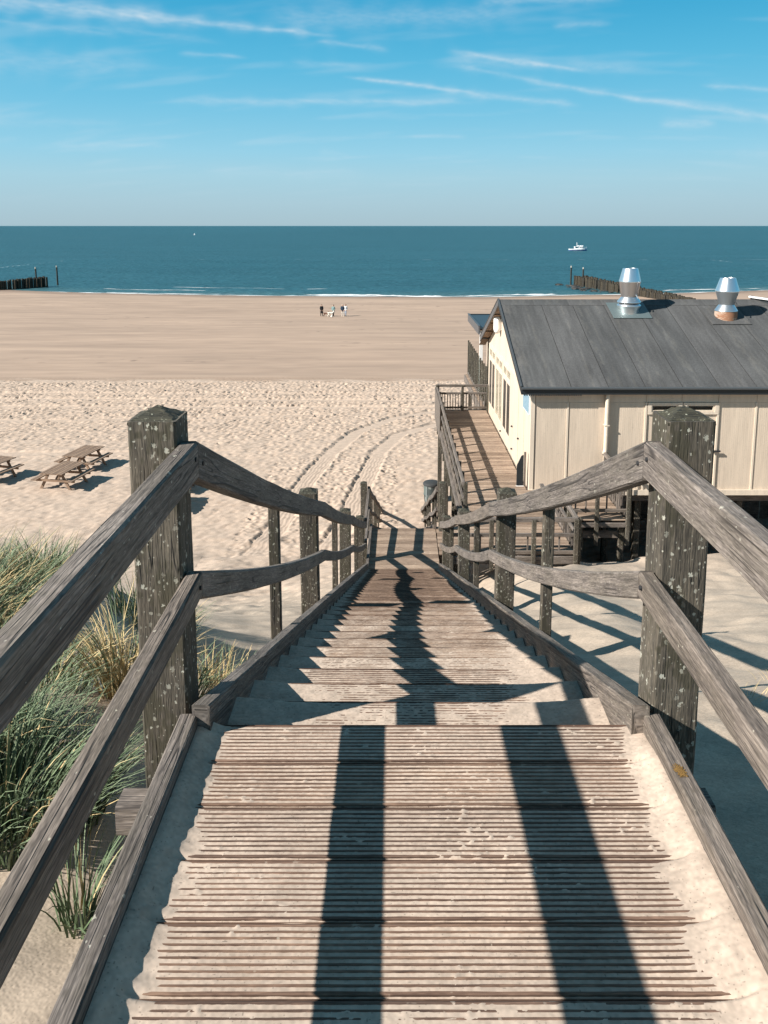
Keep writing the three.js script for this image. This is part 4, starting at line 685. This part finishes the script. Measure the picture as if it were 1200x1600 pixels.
// ------------------------------------------------------------------ picnic tables
function picnicTable() {
  const t = thing('picnic_table', 'picnic table', 'table', 'picnic tables on the sand'), L = 1.8, W = 1.02, v = (x, y, z) => new THREE.Vector3(x, y, z);
  for (let k = 0; k < 7; k++) part('top_slat', beamGeo(v(-W / 2 + (k + 0.5) * W / 7, 0.735, -L / 2), v(-W / 2 + (k + 0.5) * W / 7, 0.735, L / 2), W / 7 - 0.014, 0.035, { ch: 0.004 }), M.table[k % 2], t);
  for (const s of [-1, 1]) for (let k = 0; k < 2; k++) part('bench_slat', beamGeo(v(s * (0.78 + k * 0.135 - 0.06), 0.45, -L / 2), v(s * (0.78 + k * 0.135 - 0.06), 0.45, L / 2), 0.122, 0.04, { ch: 0.004 }), M.table[(k + 1) % 2], t);
  for (const z of [-0.6, 0.6]) {
    for (const s of [-1, 1]) part('leg', beamGeo(v(s * 0.72, -0.12, z), v(s * 0.27, 0.7, z), 0.045, 0.115, { up: v(s, 0.5, 0) }), M.table[0], t);
    part('cross_beam', beamGeo(v(-0.9, 0.39, z + 0.05), v(0.9, 0.39, z + 0.05), 0.045, 0.1), M.table[1], t); part('top_bearer', beamGeo(v(-0.48, 0.675, z + 0.05), v(0.48, 0.675, z + 0.05), 0.045, 0.08), M.table[0], t);
    part('brace', beamGeo(v(0, 0.42, z * 0.9), v(0, 0.7, z * 0.25), 0.06, 0.045), M.table[0], t);
  }
  return t;
}
const table0 = picnicTable();
[[-13.75, 32.3, -0.17, 'nearer of the two picnic tables standing together on the sand'], [-13.95, 35.1, -0.2, 'farther picnic table just behind the one with the pale striped top'], [-17.2, 33.2, -0.3, 'picnic table cut off at the left edge of the picture'], [-9.05, 31.7, -0.15, 'picnic table mostly hidden behind the near left post, its shadow showing'], [-8.75, 29.3, 0.05, 'picnic table hidden low behind the near left post, nearer the dune']].forEach(([x, d, a, label], i) => {
  const o = i ? table0.clone() : table0; if (i) { o.name = numbered('picnic_table'); scene.add(o); o.userData = { ...table0.userData }; }
  o.position.set(x, ground(x, d, false) + 0.02, -d); o.rotation.y = a; o.userData.label = label;
});

// ------------------------------------------------------------------ timber groynes running into the sea
const pileMat = [0, 1, 2].map((k) => std({ ...postMaps, bumpScale: 0.01, color: [rgb(0.3, 0.29, 0.27), rgb(0.5, 0.46, 0.38), rgb(0.42, 0.38, 0.3)][k] }));
function groyne(label, a, b, rows, poles, gap, hts) {
  const t = thing('timber_groyne', label, 'groyne', 'pile groynes on the shore'), A = new THREE.Vector2(...a), Bv = new THREE.Vector2(...b), L = A.distanceTo(Bv), n = Math.round(L / gap), px = (Bv.y - A.y) / L, pd = -(Bv.x - A.x) / L;
  for (const r of rows) for (let k = 0; k <= n; k++) {
    const f = k / n, x = mix(a[0], b[0], f) + px * r + rr(-0.08, 0.08), d = mix(a[1], b[1], f) + pd * r + rr(-0.08, 0.08), y0 = Math.min(ground(x, d, false), SEA) - 0.6, top = mix(hts[0], hts[1], f) + rr(-0.14, 0.12), w = 0.21 + rr(0, 0.05);
    if (rnd() < 0.03) continue;
    part('pile', new THREE.CylinderGeometry(w * 0.92, w, top - y0, 7).translate(x, (top + y0) / 2, -d), pileMat[Math.floor(rnd() * 3)], t);
  }
  for (const [x, d, top] of poles) { const y0 = SEA - 1, p = part('marker_pole', new THREE.CylinderGeometry(0.17, 0.21, top - y0, 8).translate(x, (top + y0) / 2, -d), pileMat[0], t); part('pole_cap', new THREE.CylinderGeometry(0.15, 0.19, 0.4, 8).translate(x, top + 0.2, -d), std({ color: rgb(0.4, 0.38, 0.33) }), p); }
}
groyne('row of dark wooden piles at the left edge of the shore', [-92, 168], [-79.5, 183], [0, 1.4], [[-82.5, 186, -8.35], [-78, 187, -8.05]], 0.55, [-10.8, -9.95]);
groyne('double row of wooden piles behind the steel roof cowl', [51.5, 141], [43, 188], [0, 2.2], [[42.6, 190.5, -8.3], [44.4, 186, -8.4]], 0.62, [-11.15, -10.0]);
{
  const g = [], r = rngOf(77); for (let k = 0; k < 46; k++) { const f = r(), x = mix(44, 41, f) + (r() - 0.5) * 5, d = mix(166, 190, f), s = 0.2 + 0.5 * r(), o = new THREE.IcosahedronGeometry(s, 1), p = o.attributes.position; for (let i = 0; i < p.count; i++) { const q = 0.8 + 0.4 * hash(Math.round(p.getX(i) * 90), Math.round(p.getY(i) * 90 + p.getZ(i) * 50), k); p.setXYZ(i, p.getX(i) * q * 1.4, p.getY(i) * q * 0.5, p.getZ(i) * q); } o.translate(x, Math.max(ground(x, d, false), SEA) + 0.05, -d); o.computeVertexNormals(); g.push(o); }
  solo('shore_rocks', mergeGeometries(g), std({ color: rgb(0.035, 0.033, 0.03), roughness: 0.7 }), 'dark wet rocks scattered along the foot of the pile groyne', 'rocks', null, 'stuff');
}

// ------------------------------------------------------------------ boats
{
  const t = thing('motor_boat', 'white motor boat with a blue lower hull cruising offshore', 'boat', null, [103, SEA, 446]); t.scale.setScalar(0.87);
  const st = [[-5.6, 1.35, 1.25], [-4, 1.6, 1.2], [-1, 1.75, 1.25], [2, 1.6, 1.45], [4, 1.1, 1.75], [5.2, 0.5, 2.0], [5.9, 0.06, 2.15]], hull = (y0f, y1f, wf0, wf1) => { const g = new GB(); for (let i = 0; i + 1 < st.length; i++) for (const s of [-1, 1]) { const [xa, wa, ha] = st[i], [xb, wb, hb] = st[i + 1], q = (x, y, w) => new THREE.Vector3(x, y, s * w), a = q(xa, y0f * ha, wa * wf0), b = q(xb - (i + 2 === st.length ? 0.5 * (1 - y0f) : 0), y0f * hb, wb * wf0), c = q(xb, y1f * hb, wb * wf1), d = q(xa, y1f * ha, wa * wf1); s > 0 ? g.quad(a, b, c, d) : g.quad(b, a, d, c); if (s > 0) { const a2 = a.clone(), b2 = b.clone(), c2 = c.clone(), d2 = d.clone(); a2.z *= -1; b2.z *= -1; c2.z *= -1; d2.z *= -1; g.quad(d, c, c2, d2); g.quad(b, a, a2, b2); if (!i) g.quad(a, d, d2, a2); } } return g.build(); };
  part('hull', hull(0.42, 1, 0.96, 1), std({ color: rgb(0.8, 0.8, 0.8), roughness: 0.35, side: THREE.DoubleSide }), t); part('lower_hull', hull(-0.25, 0.42, 0.75, 0.96), std({ color: rgb(0.01, 0.1, 0.32), roughness: 0.35, side: THREE.DoubleSide }), t);
  const w = std({ color: rgb(0.78, 0.78, 0.78), roughness: 0.4 }), bb = (x0, x1, y0, y1, z) => boxAt(x0, x1, y0, y1, -z, z);
  const cab = part('cabin', merge([bb(-2.2, 3.4, 1.2, 1.65, 1.15), bb(-2.2, -1.9, 1.65, 2.6, 1.1), bb(0.4, 3.0, 1.65, 2.9, 1.05), bb(-2.3, 0.6, 2.6, 2.75, 1.15), bb(1.2, 3.2, 2.9, 3.35, 0.9)]), w, t);
  for (const x of [-1.4, 0.75, 1.5, 2.35]) part('window', boxAt(x, x + 0.5, 1.95, 2.45, -1.16, 1.16), B.dark, cab);
  part('mast', merge([beamGeo(new THREE.Vector3(-0.6, 2.7, 0), new THREE.Vector3(-0.75, 5.3, 0), 0.28, 0.28), beamGeo(new THREE.Vector3(-0.5, 2.9, 0), new THREE.Vector3(0.5, 3.2, 0), 0.4, 0.4)]), w, t);
  part('railing', merge([beamGeo(new THREE.Vector3(3.5, 2.55, 1), new THREE.Vector3(5.8, 2.9, 0.1), 0.06, 0.06), beamGeo(new THREE.Vector3(5.8, 2.2, 0.1), new THREE.Vector3(5.8, 2.9, 0.1), 0.06, 0.06)]), w, t);
  const s = thing('sailing_boat', 'tiny white sail far out near the horizon', 'boat', null, [-288, SEA, 1180]), g = new GB(), small = s.scale.setScalar(0.36), T = (x, y, z = 0) => new THREE.Vector3(x, y, z);
  g.tri(T(-0.2, 1.2), T(-0.1, 8), T(-3, 1.3)); g.tri(T(-0.2, 1.2, -0.05), T(-3, 1.3, -0.05), T(-0.1, 8, -0.05)); part('sail', g.build(), w, s);
  const j = new GB(); j.tri(T(0.2, 1.2), T(2.6, 1.2), T(0, 7)); j.tri(T(0.2, 1.2, -0.05), T(0, 7, -0.05), T(2.6, 1.2, -0.05)); part('jib', j.build(), w, s);
  part('hull', new THREE.SphereGeometry(1, 14, 8).scale(3.4, 0.7, 1), w, s); part('mast', new THREE.CylinderGeometry(0.06, 0.08, 8, 6).translate(0, 4.4, 0), B.white, s);
}

// ------------------------------------------------------------------ people and dogs on the wet sand
function body(bones, lo, hi, res) {                                   // tapered capsules joined smoothly, one skin; colour of the nearest bone
  const mc = new MarchingCubes(res, std({}), false, false, 60000); mc.isolation = 0;
  const half = new THREE.Vector3().subVectors(hi, lo).multiplyScalar(0.5), mid = new THREE.Vector3().addVectors(lo, hi).multiplyScalar(0.5), h = res / 2, p = new THREE.Vector3(), ab = new THREE.Vector3(), ap = new THREE.Vector3();
  const bs = bones.map(([a, ra, b, rb, c]) => ({ a: new THREE.Vector3(...a), b: new THREE.Vector3(...b), ra, rb, c }));
  const dist = (q, o) => { ab.subVectors(o.b, o.a); ap.subVectors(q, o.a); const t = clamp(ap.dot(ab) / Math.max(1e-6, ab.lengthSq())); return ap.addScaledVector(ab, -t).length() - mix(o.ra, o.rb, t); };
  for (let k = 0; k < res; k++) for (let j = 0; j < res; j++) for (let i = 0; i < res; i++) {
    p.set((i - h) / h * half.x + mid.x, (j - h) / h * half.y + mid.y, (k - h) / h * half.z + mid.z); let s = 0; for (const o of bs) s += Math.exp(-dist(p, o) * 55); mc.field[i + j * res + k * res * res] = Math.log(Math.max(s, 1e-30)) / 55;
  }
  mc.update();
  const n = mc.count ?? mc.geometry.drawRange.count, P = [], N = [], C = [];
  for (let i = 0; i < n; i++) { p.set(mc.positionArray[3 * i] * half.x + mid.x, mc.positionArray[3 * i + 1] * half.y + mid.y, mc.positionArray[3 * i + 2] * half.z + mid.z); P.push(p.x, p.y, p.z); let best = null, bd = 1e9; for (const o of bs) { const q = dist(p, o); if (q < bd) { bd = q; best = o; } } C.push(...best.c); }
  let g = new THREE.BufferGeometry(); g.setAttribute('position', new THREE.Float32BufferAttribute(P, 3)); g.setAttribute('color', new THREE.Float32BufferAttribute(C, 3)); g = mergeVertices(g, 1e-4); g.computeVertexNormals(); return g;
}
const skin = [0.42, 0.27, 0.2], coatMat = std({ vertexColors: true, roughness: 0.85 });
function person(label, x, d, turn, o) {
  const { coat, trousers, shoes, hair, h = 1, stride = 0.12, longCoat = 0, arm = 0.1 } = o, y = ground(x, d), B_ = [];
  const hip = 0.92, sh = 1.44;
  for (const s of [-1, 1]) {
    const z = s * stride; B_.push([[s * 0.1, hip, 0], 0.1, [s * 0.11, 0.5, z * 0.6 + 0.03], 0.075, trousers], [[s * 0.11, 0.5, z * 0.6 + 0.03], 0.07, [s * 0.11, 0.1, z], 0.05, trousers], [[s * 0.11, 0.05, z], 0.05, [s * 0.13, 0.04, z + 0.17], 0.04, shoes]);
    B_.push([[s * 0.19, sh - 0.03, 0], 0.075, [s * 0.25, 1.15, -s * 0.06], 0.06, coat], [[s * 0.25, 1.15, -s * 0.06], 0.055, [s * (0.25 - arm), 0.93, 0.12], 0.045, coat]);
    const hx = s * (0.25 - arm), hand = [hx, 0.87, 0.15]; B_.push([[hx, 0.92, 0.13], 0.035, hand, 0.038, skin]);
    for (let f = 0; f < 4; f++) B_.push([[hx + (f - 1.5) * 0.017, 0.86, 0.155], 0.011, [hx + (f - 1.5) * 0.02, 0.79 + 0.008 * Math.abs(f - 1.5), 0.17], 0.009, skin]); B_.push([[hx - s * 0.03, 0.88, 0.165], 0.012, [hx - s * 0.045, 0.83, 0.195], 0.01, skin]);
  }
  B_.push([[0, hip, 0], 0.15, [0, 1.15, 0], 0.145, coat], [[-0.06, 1.15, 0], 0.14, [0.06, 1.15, 0], 0.14, coat], [[-0.1, 1.33, 0], 0.13, [0.1, 1.33, 0], 0.13, coat], [[-0.13, sh, 0], 0.08, [0.13, sh, 0], 0.08, coat], [[0, sh, 0], 0.065, [0, 1.56, 0.01], 0.055, skin], [[0, 1.62, 0.02], 0.085, [0, 1.7, 0.0], 0.095, skin], [[0, 1.63, 0.1], 0.018, [0, 1.615, 0.118], 0.016, skin], [[0.095, 1.64, 0], 0.02, [0.1, 1.66, 0], 0.02, skin], [[-0.095, 1.64, 0], 0.02, [-0.1, 1.66, 0], 0.02, skin]);
  if (longCoat) B_.push([[-0.07, 0.95, 0], 0.16, [-0.06, 0.62, 0], 0.15, coat], [[0.07, 0.95, 0], 0.16, [0.06, 0.62, 0], 0.15, coat]);
  const t = thing('person', label, 'person', null, [x, y - 0.01, d]); t.rotation.y = turn; t.scale.setScalar(h);
  part('body', body(B_, new THREE.Vector3(-0.45, -0.05, -0.4), new THREE.Vector3(0.45, 1.85, 0.45), 64), coatMat, t);
  const hg = body([[[0, 1.71, -0.03], 0.108, [0, 1.66, -0.05], 0.1, hair], ...(o.longHair ? [[[0, 1.66, -0.06], 0.09, [0, 1.48, -0.09], 0.07, hair]] : [])], new THREE.Vector3(-0.2, 1.35, -0.25), new THREE.Vector3(0.2, 1.9, 0.15), 32);
  part('hair', hg, coatMat, t);
  for (const s of [-1, 1]) part('eye', new THREE.SphereGeometry(0.011, 8, 6).translate(s * 0.035, 1.665, 0.088), M.iron, t);
  part('mouth', new THREE.SphereGeometry(0.02, 8, 6).scale(1, 0.25, 0.3).translate(0, 1.585, 0.1), std({ color: rgb(0.3, 0.12, 0.1) }), t);
}
const PZ = 119.4;
person('person in a long black coat and boots, leftmost of the walkers', -10.5, PZ, 0.4, { coat: [0.012, 0.012, 0.014], trousers: [0.012, 0.012, 0.014], shoes: [0.03, 0.02, 0.015], hair: [0.012, 0.01, 0.008], longCoat: 1, longHair: 1 });
person('person in a grey green jacket and dark trousers standing behind the dogs', -8.75, PZ + 0.1, -0.5, { coat: [0.14, 0.22, 0.22], trousers: [0.015, 0.015, 0.018], shoes: [0.02, 0.02, 0.02], hair: [0.015, 0.012, 0.01], h: 0.97 });
person('person in a dark blue jacket and pale trousers', -7.35, PZ - 0.3, 0.1, { coat: [0.015, 0.035, 0.065], trousers: [0.55, 0.5, 0.44], shoes: [0.5, 0.42, 0.33], hair: [0.45, 0.36, 0.28], h: 1.02, stride: 0.16 });
person('dark haired person in a white top, rightmost of the walkers', -6.95, PZ + 0.5, -0.2, { coat: [0.6, 0.6, 0.6], trousers: [0.32, 0.36, 0.42], shoes: [0.02, 0.02, 0.02], hair: [0.012, 0.01, 0.008], stride: 0.18, longHair: 1 });
function dog(label, x, d, turn, sc, c1, c2) {
  const y = ground(x, d), b = [];
  b.push([[0, 0.52, -0.3], 0.12, [0, 0.5, 0.22], 0.15, c1], [[0, 0.46, 0.2], 0.13, [0, 0.58, 0.36], 0.1, c2], [[0, 0.58, 0.34], 0.09, [0, 0.74, 0.46], 0.075, c2], [[0, 0.76, 0.5], 0.085, [0, 0.72, 0.6], 0.055, c2], [[0, 0.7, 0.6], 0.05, [0, 0.69, 0.7], 0.04, c2], [[0, 0.55, -0.38], 0.04, [0, 0.68, -0.58], 0.02, c1]);
  for (const s of [-1, 1]) b.push([[s * 0.08, 0.5, 0.25], 0.07, [s * 0.09, 0.27, 0.22], 0.042, c2], [[s * 0.09, 0.27, 0.22], 0.036, [s * 0.09, 0.04, 0.25], 0.03, c2], [[s * 0.09, 0.03, 0.25], 0.03, [s * 0.09, 0.03, 0.3], 0.028, c2], [[s * 0.08, 0.5, -0.3], 0.095, [s * 0.1, 0.34, -0.22], 0.06, c1], [[s * 0.1, 0.34, -0.22], 0.05, [s * 0.1, 0.2, -0.4], 0.036, c1], [[s * 0.1, 0.2, -0.4], 0.034, [s * 0.1, 0.04, -0.37], 0.03, c1], [[s * 0.1, 0.03, -0.37], 0.03, [s * 0.1, 0.03, -0.31], 0.027, c1], [[s * 0.06, 0.83, 0.48], 0.03, [s * 0.1, 0.76, 0.46], 0.02, c1]);
  const t = thing('dog', label, 'dog', 'dogs with the walkers', [x, y - 0.005, d]); t.rotation.y = turn; t.scale.setScalar(sc); part('body', body(b, new THREE.Vector3(-0.3, -0.03, -0.75), new THREE.Vector3(0.3, 0.95, 0.8), 56), coatMat, t); for (const s of [-1, 1]) part('eye', new THREE.SphereGeometry(0.012, 6, 5).translate(s * 0.05, 0.79, 0.56), M.iron, t); part('nose', new THREE.SphereGeometry(0.02, 6, 5).translate(0, 0.7, 0.735), M.iron, t);
}
dog('brown and white dog beside the walker in black', -9.85, PZ - 0.1, 1.4, 0.85, [0.11, 0.05, 0.03], [0.3, 0.22, 0.16]);
dog('white dog in front of the walker in grey green', -9.15, PZ - 0.35, 1.75, 1.0, [0.7, 0.66, 0.58], [0.72, 0.68, 0.6]);
solo('ball', new THREE.SphereGeometry(0.14, 16, 12).translate(-8.9, ground(-8.9, PZ - 1.6) + 0.12, -(PZ - 1.6)), std({ color: rgb(0.8, 0.78, 0.72) }), 'small white ball lying on the wet sand by the dogs', 'ball');

// ------------------------------------------------------------------ marram grass on the dune
const grassMat = std({ vertexColors: true, roughness: 0.75, side: THREE.DoubleSide });
function tuft(label, x, d, r, h, n, dry, lean = [0.25, 0.1], wide = 0.0046) {
  const P = [], C = [], I = [], q = new THREE.Vector3();
  for (let i = 0; i < n; i++) {
    const a = rnd() * 6.283, rad = r * Math.sqrt(rnd()), bx = x + Math.cos(a) * rad, bd = d + Math.sin(a) * rad, by = ground(bx, bd) - 0.03, L = h * (0.55 + 0.6 * rnd()), out = 0.15 + 0.5 * rnd() + 0.35 * rad / r, az = a + rr(-0.9, 0.9);
    let dx = Math.cos(az) * out + lean[0], dd = Math.sin(az) * out + lean[1]; const droop = rr(0.15, 0.95) ** 1.3, w = wide * rr(0.6, 1.15), seg = 5, tw = rnd() * 3.14;
    const straw = rnd() < dry ? 1 : 0, k = rr(0.75, 1.3), c0 = straw ? [0.46 * k, 0.345 * k, 0.17 * k] : mixc([0.075, 0.115, 0.05], [0.16, 0.2, 0.115], rnd(), k), c1 = c0;
    const b0 = P.length / 3; let px = bx, py = by, pd = bd, vx = dx * 0.35, vy = 1, vd = dd * 0.35;
    for (let s = 0; s <= seg; s++) {
      const f = s / seg, ww = w * (1 - f) ** 0.55 * (s ? 1 : 0.8); const sx = Math.cos(tw + f * 0.8) * ww, sd = Math.sin(tw + f * 0.8) * ww;
      P.push(px - sx, py, -(pd - sd), px + sx, py, -(pd + sd)); const c = [0, 1, 2].map((m) => mix(c0[m], c1[m], f)); C.push(...c, ...c);
      const ln = Math.hypot(vx, vy, vd), st = L / seg / ln; px += vx * st; py += vy * st; pd += vd * st; vx += dx * 0.28; vd += dd * 0.28; vy -= droop * (0.18 + 0.3 * f);
    }
    for (let s = 0; s < seg; s++) { const e = b0 + 2 * s; I.push(e, e + 1, e + 3, e, e + 3, e + 2); }
  }
  const g = new THREE.BufferGeometry(); g.setAttribute('position', new THREE.Float32BufferAttribute(P, 3)); g.setAttribute('color', new THREE.Float32BufferAttribute(C, 3)); g.setIndex(I); g.computeVertexNormals();
  solo('marram_grass', g, grassMat, label, 'grass', 'clumps of dune grass');
}
function mixc(a, b, t, k) { return [0, 1, 2].map((m) => mix(a[m], b[m], t) * k); }
tuft('large dense green grass clump left of the near landing', -1.38, 2.62, 0.3, 0.46, 1000, 0.1);
tuft('green grass clump behind the large one at the left edge', -1.85, 2.95, 0.38, 0.5, 1000, 0.1);
tuft('small green grass clump hugging the landing kerb', -0.93, 2.13, 0.07, 0.34, 110, 0.12, [0.35, 0.2]);
tuft('golden straw coloured grass clump beside the left post', -1.34, 3.72, 0.12, 0.6, 330, 0.85, [0.1, 0.1]);
tuft('green and straw grass clump just behind the left post', -1.12, 3.9, 0.12, 0.45, 240, 0.3, [0.3, 0.1]);
tuft('pale dry grass clump beside the upper stair stringer', -1.05, 4.75, 0.2, 0.3, 190, 0.6, [0.4, 0.1]);
tuft('thin green grass clump in the sand left of the golden one', -1.72, 3.75, 0.2, 0.42, 200, 0.15);
tuft('broad shaggy grass clump at the left edge under the near handrail', -2.85, 5.0, 0.55, 0.55, 1100, 0.35, [0.4, 0.05]);
tuft('green grass clump on the dune shoulder above the handrail', -3.05, 6.7, 0.55, 0.46, 850, 0.12, [0.12, 0.05]);
tuft('yellowing grass clump at the left edge on the dune shoulder', -3.85, 6.3, 0.5, 0.52, 750, 0.3, [0.3, 0.05]);
tuft('sparse green grass clump seen past the left post', -1.85, 5.8, 0.3, 0.4, 320, 0.2);
tuft('grass clump on the far slope of the dune shoulder', -4.1, 7.3, 0.5, 0.45, 500, 0.25);
tuft('flattened dry straw on the bare sand behind the golden clump', -1.75, 4.6, 0.35, 0.2, 160, 0.9, [0.7, 0.1]);
tuft('few grass blades in the lower left corner', -0.9, 1.42, 0.08, 0.2, 22, 0.3, [0.1, 0.2]);
tuft('short dry grass remains flat on the sand in the lower left corner', -1.03, 1.5, 0.12, 0.14, 50, 0.95, [0.6, 0.1]);
tuft('dry grass stubble on the sand by the right kerb', 1.75, 3.0, 0.14, 0.12, 40, 1, [0.3, 0.2], 0.0022);
tuft('dry sprig lying across the shadow line right of the post', 2.2, 4.5, 0.2, 0.16, 26, 1, [0.7, 0.1], 0.0022);
tuft('small dead sprig on the sand slope right of the railing', 2.9, 5.4, 0.22, 0.14, 22, 1, [-0.4, 0.2], 0.0022);
renderer.render(scene, camera);
